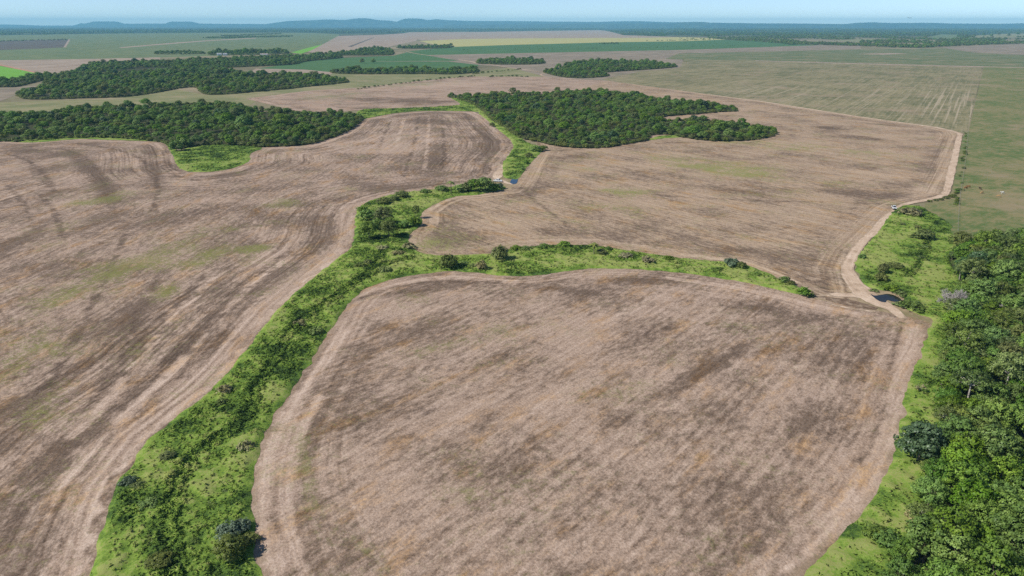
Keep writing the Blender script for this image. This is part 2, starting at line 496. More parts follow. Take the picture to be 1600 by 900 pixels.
patch('green_field', [(-300, 92), (0, 103), (62, 115), (45, 121), (0, 127), (-300, 134)], MG_bright, zz(), 'vivid green crop field cut by the left edge')
patch('soil_track', [(-150, 94), (0, 100.2), (30, 106.5), (62, 113.5), (60, 115.2), (30, 108.6), (0, 102.2), (-150, 96)], MR, zz(), 'red soil track along the vivid green field')
patch('bare_field', [(482, 81), (529, 56), (600, 54), (630, 52), (655, 58), (650, 64), (612, 72), (560, 82), (520, 88)], MB_pink, zz(), 'pinkish bare field in the middle distance')
patch('soil_track', [(543, 73), (583, 58.5), (585, 58.5), (549, 73.2)], MB_dark, zz(), 'dark line across the pinkish bare field')
patch('fallow_field', [(628, 52.5), (640, 50.5), (746, 49.8), (935, 47), (948, 48), (975, 55), (1050, 57.5), (1090, 58.8), (1000, 59.3), (800, 60.7), (660, 63), (645, 60)], MB_pink, zz(), 'long hazy brown field below the distant woods')
patch('yellow_field', [(655, 64), (720, 61), (800, 60), (1000, 59), (1070, 58), (1110, 59.5), (1132, 62), (1070, 64.6), (900, 68), (709, 73.6), (680, 70)], MY, zz(), 'long ripe yellow field in the distance')
patch('green_field', [(690, 74.5), (709, 73.2), (800, 70), (900, 67.5), (940, 66.3), (1070, 64.3), (1132, 62), (1190, 65), (1240, 69), (1282, 70.5), (1060, 78.5), (834, 83), (720, 86), (665, 86.5), (632, 81)], MG_deep, zz(), 'long deep green field below the yellow field')
patch('fallow_field', [(665, 86), (834, 82.5), (1060, 78), (1276, 70.7), (1345, 72), (1345, 76.5), (1060, 84), (900, 90), (760, 95), (700, 95)], MB_brown, zz(), 'pale fallow band below the long deep green field')
patch('green_field', [(400, 107.5), (470, 97), (530, 90.5), (615, 87), (635, 82), (665, 86), (700, 92), (730, 97), (748, 101), (745, 105), (600, 111), (520, 113), (475, 109)], MG_deep, zz(), 'deep green field between the small woods left of the pale road')
patch('bare_field', [(376, 121), (400, 107), (475, 108.5), (520, 113), (518, 118), (480, 123)], MB_pink, zz(), 'small bare plot behind the long wood')
patch('rough_grass', [(480, 140), (500, 128), (520, 114), (600, 115), (746, 112), (800, 105), (830, 104), (860, 116), (840, 121), (730, 119), (640, 128.5), (560, 138), (480, 143)], MO, zz(), 'olive rough grass in front of the row of trees')
patch('rough_grass', [(-300, 180), (-300, 162), (0, 160), (150, 155), (280, 140), (318, 148), (386, 145), (540, 129), (560, 132), (480, 144), (400, 158), (380, 170), (200, 180), (0, 190)], MO, zz(), 'tan and olive grass belt between the two left woods')
patch('bare_field', [(-300, 142), (0, 137), (26, 135.5), (70, 133), (50, 142), (27, 148), (0, 158), (-300, 170)], MB_brown, zz(), 'grey brown field behind the left wood at the left edge')
patch('fallow_field', [(560, 96), (700, 95), (760, 95), (900, 89), (1060, 83), (1070, 100), (1062, 110), (1000, 124), (950, 128), (860, 122), (800, 106), (746, 101), (700, 96)], MB_brown, zz(), 'dull brown field around the small round woods')

ws = to_world([(940, 124), (1000, 112), (1062, 106), (1070, 92), (1200, 94), (1380, 99), (1600, 104), (1535, 105), (1529, 133), (1512, 203), (1499, 209), (1465, 200), (1377, 188), (1296, 175.5), (1195, 159.5), (1104, 147.5), (1040, 139), (979, 131)])
V, F, _ = cdt_sheet(ws, 16.0, seed=5)
st = blobs(V, [(1480, 165, 55, 40, 8, 1.3), (1400, 155, 100, 32, 8, 0.9), (1250, 140, 140, 24, 4, 0.8), (1510, 170, 16, 40, 0, 0.6), (1120, 130, 120, 12, -8, 0.35)])
me = fast_mesh('striped_pasture', np.column_stack([V, np.full(len(V), zz())]), F, {'edge': seg_dist(V, ws), 'stain': st})
tag(link_mesh('striped_pasture', me, None, MS), 'wide dry pasture with pale mown stripes above the long dirt road', 'pasture', kind='structure')
patch('north_pasture', [(1040, 92), (1060, 83.5), (1345, 77), (1600, 74), (2300, 72), (2300, 112), (1600, 107), (1380, 100.5), (1200, 95), (1100, 94)], MSn, zz(), 'green pasture band at right below the wooded slope')
patch('farm_track', [(1180, 94.3), (1360, 99.2), (1600, 105.2), (1600, 106.8), (1360, 100.6), (1180, 95.3)], MB_pink, zz(), 'thin pale track across the right hand pasture')
patch('fallow_field', [(1470, 74), (1530, 71), (1600, 68.5), (2100, 66), (2100, 80), (1700, 84), (1600, 86), (1520, 82)], MB_brown, zz(), 'brown fallow field at far right under the wooded slope')
patch('bare_field', [(1340, 84), (1390, 82.8), (1420, 83.6), (1380, 85.6)], MB_pink, zz(), 'small pale bare spot in the right green pasture')
patch('pasture', [(1514, 203), (1530, 133), (1537, 104.5), (1600, 106), (2400, 125), (2400, 560), (1700, 480), (1560, 430), (1470, 400), (1440, 350), (1446, 318), (1478, 309), (1487, 300), (1493, 270), (1504, 215)], MP, zz(), 'rough olive pasture with grazing cattle at right', step=12)

# ------------------------------------------------------------------ the big harvested fields
F3 = [(385, 154), (480, 142), (560, 137), (640, 128), (730, 119.5), (850, 120), (960, 127.5), (940, 140), (800, 152), (740, 164), (692, 166), (600, 169.5), (480, 177)]
field('stubble_field', F3, M_back, 8, 1.02, 'brown harvested field in the middle distance left of the central wood', 0,
      stains=[(650, 158, 60, 5, 0, -0.22), (565, 155, 30, 4, 0, -0.2), (700, 132, 80, 4, 2, 0.16)], weeds=[(520, 150, 60, 6, 3, 0.7), (640, 132, 80, 4, 3, 0.7)])
F2 = [(800, 297), (746, 304), (712, 306), (682, 317), (660, 331), (658, 348), (645, 361), (637, 372), (640, 383), (655, 393.5), (678, 398), (719, 398), (766, 396), (793, 389), (817, 386), (844, 384), (884, 382.5), (928, 383), (955, 387), (996, 393), (1060, 402), (1127, 409), (1158, 411), (1188, 422), (1212, 432), (1242, 446), (1268, 461),
      (1300, 470), (1336, 470), (1330, 452), (1320, 422), (1331, 395), (1356, 368), (1384, 338), (1396, 326), (1412, 319), (1441, 312), (1473, 305), (1476, 294), (1484, 270), (1489, 250), (1497, 213), (1490, 206), (1465, 199.5), (1377, 187.5), (1296, 175.5), (1195, 159.5), (1104, 147.5), (1029, 137.5), (979, 130.5), (948, 127), (900, 140), (800, 155), (830, 200), (845, 236), (828, 258), (814, 280)]
field('stubble_field', F2, M_mid, 3.2, 1.05, 'tan harvested field around the central wood, right of the green strip', 0,
      stains=[(1330, 302, 70, 6, -4, -0.22), (1130, 296, 60, 4, -8, -0.2), (1420, 290, 40, 10, 0, -0.14), (1000, 350, 120, 12, -6, -0.05), (850, 360, 60, 6, 0, -0.14), (720, 370, 50, 14, 0, -0.1), (760, 352, 40, 8, 0, 0.10), (1295, 200, 24, 3, -4, -0.3), (1350, 215, 40, 3, -6, -0.2), (1120, 195, 60, 4, 0, 0.08), (1440, 296, 20, 8, 0, 0.2), (1240, 330, 130, 10, -8, 0.08), (760, 420, 200, 10, 0, 0.1), (1200, 395, 80, 8, -10, -0.1), (1280, 232, 120, 8, -6, 0.06), (1300, 420, 30, 30, 0, -0.05), (890, 245, 40, 5, 5, -0.12)],
      weeds=[(1130, 262, 130, 14, -8, 0.75), (1200, 225, 120, 8, -6, 0.5), (990, 300, 50, 6, 0, 0.9), (680, 372, 60, 20, 0, 0.5), (960, 325, 120, 10, 0, 0.25), (1350, 240, 80, 10, -6, 0.3), (900, 262, 60, 8, 0, 0.3)],
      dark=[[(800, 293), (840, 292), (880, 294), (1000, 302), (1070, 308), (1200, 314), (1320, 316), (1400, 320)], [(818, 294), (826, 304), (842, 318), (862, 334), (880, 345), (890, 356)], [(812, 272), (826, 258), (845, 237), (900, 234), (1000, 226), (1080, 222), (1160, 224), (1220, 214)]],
      pale=[[(800, 300), (712, 310), (684, 321), (664, 334)], [(1240, 440), (1180, 417), (1130, 405), (1060, 397)]])
F0 = [(-500, 900), (-300, 560), (-320, 330), (-200, 236), (-60, 222), (0, 220.5), (51, 222.5), (128, 217), (169, 219), (250, 222), (260, 227), (269, 240), (276, 260), (290, 268.5), (324, 270), (364, 264), (389, 254), (393, 241), (405, 234), (412, 230), (472, 228.5), (506, 220), (535, 209), (552, 198), (564, 187), (614, 178), (665, 173.5), (739, 174.5), (750, 180), (774, 200), (797, 220), (800, 233), (786, 254), (784, 270), (776, 281), (749, 283), (719, 289.5), (665, 297.5), (621, 302.5), (587, 311), (564, 321.5), (555.5, 338), (555, 368), (543, 392), (530, 402), (489, 435), (435, 482), (405, 519), (364, 573), (336, 603), (262, 664), (235, 684), (205, 728), (184, 752), (167, 802), (156, 850), (145.6, 900), (135, 980), (-200, 1000)]
field('stubble_field', F0, M_left, 4.0, 1.08, 'large brown harvested field filling the left side', 0,
      stains=[(60, 236, 70, 5, -4, -0.2), (140, 265, 60, 10, -40, -0.25), (165, 300, 30, 14, -60, -0.2), (60, 270, 40, 5, -55, -0.18), (240, 270, 25, 10, -70, -0.22), (100, 590, 120, 14, 35, -0.16), (210, 490, 60, 16, 60, -0.14), (250, 350, 70, 14, 20, -0.12), (40, 370, 60, 10, 30, -0.15), (680, 245, 25, 30, 0, -0.2), (670, 190, 30, 12, 0, -0.16), (600, 250, 60, 16, 0, -0.1), (450, 320, 70, 5, 6, -0.1), (560, 232, 140, 20, 0, 0.10), (640, 215, 60, 20, 0, 0.10), (420, 470, 120, 20, 38, 0.10), (120, 660, 90, 16, 30, 0.12), (110, 780, 60, 30, 50, 0.06), (20, 700, 60, 60, 40, -0.08), (330, 470, 40, 20, 40, -0.10), (760, 225, 25, 30, -60, -0.14), (480, 205, 60, 12, 10, 0.1), (200, 560, 60, 20, 40, -0.12), (170, 640, 80, 10, 40, -0.1), (330, 330, 50, 10, 10, -0.1)],
      weeds=[(160, 312, 60, 8, 10, 1.0), (250, 400, 110, 18, 25, 0.8), (120, 450, 120, 16, 25, 0.6), (330, 395, 50, 14, 30, 0.8), (400, 388, 40, 6, 5, 1.0), (262, 458, 24, 14, 30, 1.1), (30, 560, 60, 30, 35, 0.6), (60, 640, 70, 20, 40, 0.6), (450, 318, 50, 6, 5, 0.7), (300, 480, 60, 10, 40, 0.4), (110, 350, 60, 12, 20, 0.3)],
      pale=[[(770, 284), (719, 293), (660, 302), (606, 311), (566, 326), (550, 342), (549, 366), (538, 388), (520, 404), (484, 433), (430, 478), (398, 518), (354, 574), (326, 602), (252, 662)], [(528, 405), (470, 448), (415, 492), (384, 530)], [(-60, 330), (40, 300), (120, 270)], [(455, 400), (366, 470), (256, 590), (146, 700), (60, 800)], [(345, 424), (265, 504), (175, 614), (80, 724)], [(670, 182), (668, 230), (662, 270)], [(632, 184), (618, 230)], [(395, 520), (330, 590), (230, 690), (180, 760)]],
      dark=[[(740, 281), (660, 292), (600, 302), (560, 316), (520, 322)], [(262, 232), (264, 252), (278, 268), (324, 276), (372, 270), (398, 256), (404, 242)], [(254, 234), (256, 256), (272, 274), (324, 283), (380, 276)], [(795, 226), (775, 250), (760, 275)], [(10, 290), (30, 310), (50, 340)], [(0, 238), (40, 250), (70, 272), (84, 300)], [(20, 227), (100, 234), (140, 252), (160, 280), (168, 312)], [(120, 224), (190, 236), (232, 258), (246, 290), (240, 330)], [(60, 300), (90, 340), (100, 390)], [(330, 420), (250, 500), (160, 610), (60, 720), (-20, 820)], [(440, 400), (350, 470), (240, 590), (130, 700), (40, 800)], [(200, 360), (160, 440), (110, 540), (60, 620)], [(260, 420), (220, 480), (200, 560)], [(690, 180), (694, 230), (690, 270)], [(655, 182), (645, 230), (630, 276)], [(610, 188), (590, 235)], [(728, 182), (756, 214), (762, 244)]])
F1 = [(432, 960), (412, 900), (400, 850), (395.5, 810), (394, 770), (398, 740), (406, 705), (420, 670), (438, 635), (458, 605), (483, 570), (505, 535), (525, 505), (540, 480), (560, 460), (585, 445.5), (620, 435.5), (660, 428.5), (700, 424.5), (735, 426.5), (775, 430.5), (810, 432.5), (850, 429), (890, 423), (930, 420), (985, 421), (1040, 424.5), (1095, 431), (1154, 440.5), (1208, 451), (1250, 461), (1275, 469), (1340, 482), (1390, 491), (1430, 499), (1446, 504), (1448, 515), (1443, 545), (1430, 570), (1418, 590), (1413, 620), (1410.5, 647), (1406, 670), (1400, 694), (1393, 718), (1383, 744), (1368, 766), (1353, 787), (1335, 810), (1313, 832), (1280, 868), (1248, 899), (1170, 975), (1060, 1050), (860, 1090), (640, 1080), (500, 1030)]
field('stubble_field', F1, M_front, 2.4, 1.11, 'brown harvested field with rounded corners in the front middle', 0,
      stains=[(640, 455, 110, 6, 6, -0.18), (900, 455, 70, 5, -8, -0.18), (1000, 437, 70, 6, 0, -0.16), (1180, 480, 80, 8, -6, -0.16), (960, 662, 30, 10, 30, -0.2), (1010, 685, 40, 8, 40, -0.14), (845, 690, 40, 8, 35, -0.16), (880, 735, 50, 8, 40, -0.14), (1085, 590, 60, 8, 32, -0.2), (1130, 560, 60, 8, 32, -0.14), (1285, 570, 40, 10, 30, -0.12), (780, 560, 60, 8, 20, -0.12), (1000, 530, 80, 7, 22, -0.14), (1240, 500, 70, 8, 8, -0.14), (1260, 660, 50, 12, 45, -0.14), (1120, 760, 90, 10, 42, -0.12), (900, 800, 90, 10, 40, -0.08), (480, 700, 14, 90, -16, -0.16), (560, 560, 40, 40, 40, -0.10), (470, 820, 16, 80, 12, -0.10), (700, 480, 100, 8, 8, 0.08), (930, 500, 120, 8, 10, 0.09), (1000, 600, 120, 16, 25, 0.07), (720, 640, 100, 30, 40, 0.06), (660, 790, 70, 40, 40, 0.08), (880, 620, 50, 12, 30, 0.06), (1230, 610, 60, 16, 40, 0.07), (560, 640, 50, 40, 55, -0.04), (820, 510, 60, 6, 12, -0.12), (650, 520, 60, 8, 30, -0.10), (1190, 840, 90, 10, 38, -0.10), (1340, 560, 30, 20, 40, -0.08)],
      weeds=[(680, 545, 50, 16, 15, 0.8), (480, 750, 14, 90, 10, 0.9), (720, 770, 60, 12, 0, 0.7), (1000, 600, 60, 14, 20, 0.4), (560, 850, 60, 30, -20, 0.6), (800, 620, 40, 20, 0, 0.4), (1040, 440, 40, 8, 0, 0.2), (1170, 640, 60, 12, 35, 0.2)],
      pale=[[(428, 900), (412, 850), (408, 800), (411, 750), (424, 700), (448, 645), (480, 600), (512, 556), (540, 516)], [(470, 900), (452, 850), (446, 800), (450, 740), (470, 670), (500, 620)], [(1436, 508), (1432, 545), (1410, 580), (1404, 620), (1398, 670), (1384, 716), (1360, 762), (1326, 806), (1284, 846), (1230, 890)], [(1420, 510), (1408, 560), (1394, 620), (1382, 680), (1362, 730), (1334, 776), (1290, 822)], [(540, 470), (600, 448), (680, 434), (740, 434), (810, 440)], [(1340, 490), (1240, 470), (1150, 450), (1040, 434)]],
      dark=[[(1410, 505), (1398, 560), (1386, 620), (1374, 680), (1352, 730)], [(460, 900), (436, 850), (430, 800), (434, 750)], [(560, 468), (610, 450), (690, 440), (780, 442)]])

M_dry = crop_mat('dry_bank', (0.20, 0.17, 0.085), (0.36, 0.27, 0.17), streak=(12, 5), row=(4, 1), contrast=0.6, grain_k=0.9, cc=(0.16, 0.18, 0.07))
patch('dry_bank', [(1262, 462), (1300, 455), (1336, 440), (1370, 448), (1412, 454), (1470, 486), (1466, 515), (1440, 530), (1400, 500), (1330, 488), (1280, 474)], M_dry, lift(1.0), 'dry tan and olive bank around the dark pond and the sandy clearing', 4, 2.0)
patch('dry_bank', [(752, 276), (776, 270), (792, 258), (814, 270), (820, 292), (800, 302), (780, 300), (756, 292)], M_dry, lift(1.0), 'dry bank around the small blue pond', 4, 2.0)

# ------------------------------------------------------------------ dirt roads
def road_mat():
    t = NT('sandy_dirt'); P = t.pos()
    a = t.noise(t.vscale(P, 1 / 6), 1, 6, 0.7); g = t.noise(t.vscale(P, 1 / 0.6), 1, 4, 0.7)
    e = t.attr('edge')
    rut = t.noise(t.comb(t.math('MULTIPLY', e, 1.4), t.dot(P, (0.05, 0.03, 0)), 2.0), 1, 3, 0.6)
    s = t.math('ADD', t.math('MULTIPLY', a, 0.45), t.math('ADD', t.math('MULTIPLY', g, 0.2), t.math('MULTIPLY', rut, 0.35)))
    c = t.ramp(s, [(0.34, (0.28, 0.195, 0.125)), (0.48, (0.50, 0.37, 0.26)), (0.64, (0.68, 0.54, 0.41))])
    t.color(t.mix(t.smooth(t.math('MULTIPLY_ADD', t.math('SUBTRACT', a, 0.5), 2.2, e), 0.0, 0.7, 0.75, 0.0), c, (0.30, 0.225, 0.15)))
    t.bump(t.math('ADD', a, g), 0.5, 0.3)
    return t.m
M_road = road_mat()

def road(name, line, z, label, step=1.6, ragged=0.5, mat=None):
    """line: (px, py, width in metres)"""
    s = spline(line, 6, False)
    c = to_world(s[:, :2]); w = s[:, 2]
    d = np.gradient(c, axis=0); d /= np.hypot(d[:, 0], d[:, 1])[:, None] + 1e-9
    nrm = np.stack([-d[:, 1], d[:, 0]], 1)
    j1 = (fbm(c[:, 0] / 5, c[:, 1] / 5, 3) - 0.5) * 2 * ragged; j2 = (fbm(c[:, 0] / 5, c[:, 1] / 5, 9) - 0.5) * 2 * ragged
    poly = np.concatenate([c + nrm * (w / 2 + j1)[:, None], (c - nrm * (w / 2 + j2)[:, None])[::-1]])
    V, F, _ = cdt_sheet(poly, step, seed=11)
    me = fast_mesh(name, np.column_stack([V, np.full(len(V), lift(z))]), F, {'edge': seg_dist(V, poly)})
    o = link_mesh(name, me, None, mat or M_road)
    return tag(o, label, 'road', kind='structure')

road('dirt_road', [(1412, 498, 2.7), (1394, 484, 4.6), (1368, 470, 7.0), (1345, 454, 8.3), (1328, 432, 5.5), (1326, 412, 4.6), (1342, 385, 4.2), (1368, 358, 4.2), (1392, 334, 4.2), (1412, 320, 3.7), (1446, 312.5, 3.7), (1470, 306.5, 3.9), (1479, 298, 4.2), (1485, 274, 4.6), (1491, 250, 4.6), (1496, 228, 4.4), (1500, 209, 4.2)], 1.30, 'pale sandy dirt road curving past the ponds to the far right corner', 1.6, 0.8)
road('dirt_road', [(1501, 209, 5.0), (1465, 199.6, 5.0), (1377, 187.4, 5.0), (1296, 175.4, 5.2), (1195, 159.4, 5.2), (1104, 147.4, 4.6), (1040, 138.5, 3.1), (979, 130.5, 3.1), (948, 126, 3.1)], 1.26, 'straight dirt road behind the central wood along the striped pasture', 3.0, 0.4)
road('dirt_road', [(960, 126.5, 3.1), (900, 124, 3.9), (868, 122, 3.9), (848, 118.5, 4.7), (846, 116, 4.7), (852, 113.5, 4.7), (838, 111.5, 4.7), (800, 106, 5.5), (770, 101.5, 6.2), (746, 98.5, 6.2), (735, 96, 6.2), (716, 93, 6.2)], 1.24, 'pale winding road passing the small round woods', 4.0, 1.0)
road('dirt_road', [(676, 87.5, 6.2), (655, 84.5, 6.2), (640, 81.5, 6.2), (634, 80, 5.5)], 1.22, 'far pale end of the winding road at the green fields', 6.0, 1.0)
road('sand_bank', [(1268, 463, 1.2), (1290, 461.5, 2.0), (1312, 461, 3.9), (1340, 462, 4.7), (1370, 470, 3.5)], 1.27, 'bare sandy clearing where the tracks meet', 1.6, 1.0)
road('sand_bank', [(758, 281, 2.0), (768, 281.5, 4.5), (780, 282.5, 5.0), (792, 285.5, 3.5), (801, 288.5, 2.0)], 1.30, 'pale sandy crossing beside the small blue pond', 1.2, 0.8)
road('sand_bank', [(776, 280, 3.0), (778, 274, 7.0), (782, 266, 5.0), (786, 258, 2.0)], 1.285, 'tan bare bank above the white pickup', 1.6, 0.8, M_road)
def bank_mat():
    t = NT('red_brown_bank'); P = t.pos()
    a = t.noise(t.vscale(P, 1 / 2.5), 1, 6, 0.7)
    t.color(t.ramp(a, [(0.35, (0.11, 0.07, 0.045)), (0.5, (0.20, 0.14, 0.095)), (0.66, (0.34, 0.26, 0.18))]))
    t.bump(a, 0.8, 0.5)
    return t.m
M_bank = bank_mat()
road('soil_bank', [(1290, 466.5, 2.0), (1306, 469, 5.0), (1330, 473.5, 6.5), (1352, 478, 5.5), (1370, 482.5, 3.0)], 1.33, 'reddish brown hollow of bare soil below the sandy clearing', 1.2, 1.0, M_bank)
road('sand_bank', [(1292, 474, 1.2), (1312, 478.5, 1.4), (1340, 484, 1.4), (1368, 487, 1.6)], 1.36, 'thin pale rim below the reddish soil hollow', 1.0, 0.5)

# ------------------------------------------------------------------ ponds
def water_mat():
    t = NT('pond_water')
    t.color((0.012, 0.028, 0.045)); t.bsdf.inputs['Roughness'].default_value = 0.04
    t.bsdf.inputs['Specular IOR Level'].default_value = 0.5
    t.bump(t.noise(t.vscale(t.pos(), 1 / 0.8), 1, 2, 0.5), 0.05, 0.1)
    return t.m
M_water = water_mat()
def mud_water():
    t = NT('muddy_water')
    t.color(t.mix(t.noise(t.vscale(t.pos(), 1 / 3), 1, 3, 0.6), (0.010, 0.012, 0.014), (0.03, 0.027, 0.02)))
    t.bsdf.inputs['Roughness'].default_value = 0.12; t.bsdf.inputs['Specular IOR Level'].default_value = 0.22
    return t.m
M_mud = mud_water()
def pond(px, z, label, mat=None):
    w = to_world(spline(px, 6))
    V, F, _ = cdt_sheet(w, 1.0, seed=4)
    o = link_mesh('pond', fast_mesh('pond', np.column_stack([V, np.full(len(V), lift(z))]), F), None, mat or M_water)
    tag(o, label, 'pond', kind='structure')
pond([(797, 285), (799, 281), (803, 277.5), (808, 277), (809, 281), (807, 286.5), (801, 287.5)], 1.40, 'small deep blue pond at the head of the green strip by the white pickup')
pond([(1360, 459.5), (1366, 462), (1376, 461), (1386, 459.5), (1395, 461), (1403, 464.5), (1408, 468.5), (1402, 471.5), (1394, 471), (1386, 469), (1384, 472.5), (1376, 471.5), (1368, 467)], 1.40, 'dark pond beside the bend of the sandy dirt road', M_mud)

# ------------------------------------------------------------------ tall grass
def grass_mat():
    t = NT('tall_grass'); P = t.pos()
    g = t.noise(t.vscale(P, 1 / 0.6), 1, 4, 0.75); m = t.noise(t.vscale(P, 1 / 2.4), 1, 5, 0.7)
    s = t.math('ADD', t.attr('tint'), t.math('ADD', t.math('MULTIPLY', t.math('SUBTRACT', g, 0.5), 1.25), t.math('MULTIPLY', t.math('SUBTRACT', m, 0.5), 1.0)))
    t.bump(g, 0.5, 0.3)
    c = t.ramp(s, [(0.0, (0.058, 0.105, 0.029)), (0.25, (0.116, 0.210, 0.040)), (0.5, (0.205, 0.326, 0.053)), (0.75, (0.299, 0.441, 0.073)), (1.0, (0.420, 0.462, 0.143))])
    d = t.smooth(t.noise(t.vadd(t.vscale(P, 1 / 7), (3, 1, 8)), 1, 5, 0.7), 0.62, 0.75)
    t.color(t.mix(t.math('MULTIPLY', d, 0.45), c, (0.22, 0.19, 0.085)))
    t.bsdf.inputs['Specular IOR Level'].default_value = 0.15
    tr = t.n.new('ShaderNodeBsdfTranslucent'); t.put(tr.inputs[0], t.bsdf.inputs['Base Color'].links[0].from_socket)
    mx = t.n.new('ShaderNodeMixShader'); mx.inputs[0].default_value = 0.38
    t.l.new(t.bsdf.outputs[0], mx.inputs[1]); t.l.new(tr.outputs[0], mx.inputs[2])
    t.l.new(mx.outputs[0], [n for n in t.n if n.type == 'OUTPUT_MATERIAL'][0].inputs['Surface'])
    return t.m
M_grass = grass_mat()

def grass_patch(name, px, label, step=1.0, tall=1.0, lime=(), dull=(), gully=(), keep_out=None, base=0.64, density=1.5, blade=1.0, seed=20, ditch=3.5):
    w = to_world(spline(px, 5))
    V, F, poly = cdt_sheet(w, step, seed=seed, ragged=0.9)
    e = seg_dist(V, poly)
    gd = np.full(len(V), 99.0)
    glines = [to_world(spline(l, 5, False)) for l in gully]
    for l in glines:
        gd = np.minimum(gd, seg_dist(V, l, False))
    def gul(Q):
        g_ = np.full(len(Q), 99.0)
        for l in glines: g_ = np.minimum(g_, seg_dist(Q, l, False))
        return 1.5 * np.clip(1 - g_ / ditch, 0, 1)
    def shape(Q, e, gd):
        n = fbm(Q[:, 0] / 2.0, Q[:, 1] / 2.0, seed, 4); n2 = fbm(Q[:, 0] / 9, Q[:, 1] / 9, seed + 5, 3)
        h = np.clip(e / 1.3, 0, 1) * tall * (0.12 + 1.3 * np.clip(n - 0.30, 0, 1) + 0.8 * np.clip(n2 - 0.35, 0, 1))
        k = np.clip(1 - gd / 2.2, 0, 1)
        h = h * (1 - 0.6 * k)
        t = base + 1.5 * (fbm(Q[:, 0] / 7, Q[:, 1] / 7, seed + 9, 4) - 0.5) + 1.1 * (n - 0.5) + blobs(Q, lime) - blobs(Q, dull)
        t = t - 0.45 * np.clip(1 - gd / (ditch * 0.85), 0, 1)
        if keep_out is not None:
            inside = in_poly(Q, keep_out)
            h = np.where(inside, 0.0, h); t = np.where(inside, -0.3, t)
        return h, t
    h, tint = shape(V, e, gd)
    me = fast_mesh(name, np.column_stack([V, GROUND_Z + 0.03 + h]), F, {'tint': np.clip(tint - 0.05, 0.02, 0.98)})
    # tufts of bent blades all over it
    r = np.random.default_rng(seed)
    tri = V[F]
    ar = 0.5 * np.abs((tri[:, 1, 0] - tri[:, 0, 0]) * (tri[:, 2, 1] - tri[:, 0, 1]) - (tri[:, 1, 1] - tri[:, 0, 1]) * (tri[:, 2, 0] - tri[:, 0, 0]))
    n = int(ar.sum() * density)
    pick = r.choice(len(F), n, p=ar / ar.sum())
    b = r.dirichlet((1, 1, 1), n)
    Q = (tri[pick] * b[:, :, None]).sum(1)
    dist = np.hypot(Q[:, 0], Q[:, 1])
    keep = r.random(n) < np.clip((230 / dist) ** 1.3, 0.12, 1) * np.clip(1.5 - 1.5 * (base + 1.5 * (fbm(Q[:, 0] / 7, Q[:, 1] / 7, seed + 9, 4) - 0.5) + blobs(Q, lime) - blobs(Q, dull)) + gul(Q), 0.14, 1)
    if keep_out is not None:
        keep &= ~in_poly(Q, keep_out)
    Q = Q[keep]; n = len(Q)
    eq = seg_dist(Q, w); gq = np.full(n, 99.0)
    for l in glines:
        gq = np.minimum(gq, seg_dist(Q, l, False))
    hq, tq = shape(Q, eq, gq)
    scale = blade * r.uniform(0.4, 1.0, n) * (0.75 + 0.35 * np.clip(dist[keep] / 300, 0, 2)) * np.where(gq < 2.0, 1.5, 1.0) * np.clip(eq / 2.2, 0.4, 1) * 0.8
    nb = 9
    az = r.uniform(0, 2 * np.pi, (n, nb)); lean = r.uniform(0.7, 1.5, (n, nb)); L = r.uniform(0.5, 1.0, (n, nb)) * scale[:, None]
    wd = 0.10 * scale[:, None] * r.uniform(0.7, 1.5, (n, nb))
    ox = Q[:, 0, None] + r.normal(0, 0.16, (n, nb)) * scale[:, None]; oy = Q[:, 1, None] + r.normal(0, 0.16, (n, nb)) * scale[:, None]
    oz = GROUND_Z + hq[:, None] - 0.05
    ca, sa = np.cos(az), np.sin(az)
    def P3(x, y, z): return np.stack([x, y, np.broadcast_to(z, x.shape)], -1)
    v0 = P3(ox - sa * wd, oy + ca * wd, oz); v1 = P3(ox + sa * wd, oy - ca * wd, oz)
    mx = ox + ca * L * 0.45 * lean; my = oy + sa * L * 0.45 * lean; mz = oz + L * 0.45
    v2 = P3(mx + sa * wd, my - ca * wd, mz); v3 = P3(mx - sa * wd, my + ca * wd, mz)
    tx = ox + ca * L * 0.95 * lean; ty = oy + sa * L * 0.95 * lean; tz = oz + L * (0.72 - 0.32 * lean)
    v4 = P3(tx, ty, tz)
    VV = np.stack([v0, v1, v2, v3, v4], 2).reshape(-1, 3)
    bi = np.arange(n * nb) * 5
    T = np.concatenate([np.stack([bi, bi + 1, bi + 2], 1), np.stack([bi, bi + 2, bi + 3], 1), np.stack([bi + 3, bi + 2, bi + 4], 1)])
    nz = np.cross(VV[T[:, 1]] - VV[T[:, 0]], VV[T[:, 2]] - VV[T[:, 0]])[:, 2]
    T[nz < 0] = T[nz < 0][:, ::-1]           # the upper side of a blade is its front
    tt = np.repeat(np.clip(tq[:, None] + 0.12 + r.normal(0, 0.09, (n, 1)) + r.normal(0, 0.04, (n, nb)), 0.02, 0.98).ravel(), 5)
    bm = fast_mesh(name, np.concatenate([np.column_stack([V, GROUND_Z + 0.03 + h]), VV]), np.concatenate([F, T + len(V)]), {'tint': np.concatenate([np.clip(tint - 0.08, 0.02, 0.98), tt])})
    me.polygons.foreach_set('use_smooth', np.ones(len(F), bool))
    bn = np.array([v.normal[:] for v in me.vertices])
    flat_n = np.stack([ca * lean * 0.9, sa * lean * 0.9, np.full_like(ca, 0.75)], -1) + r.normal(0, 0.2, (n, nb, 3))
    flat_n /= np.linalg.norm(flat_n, axis=2)[:, :, None]
    soft_normals(bm, np.concatenate([bn, np.repeat(flat_n.reshape(-1, 3), 5, 0)]))
    bpy.data.meshes.remove(me)
    o = link_mesh(name, bm, None, M_grass)
    tag(o, label, 'grass', kind='stuff')
    return o, w

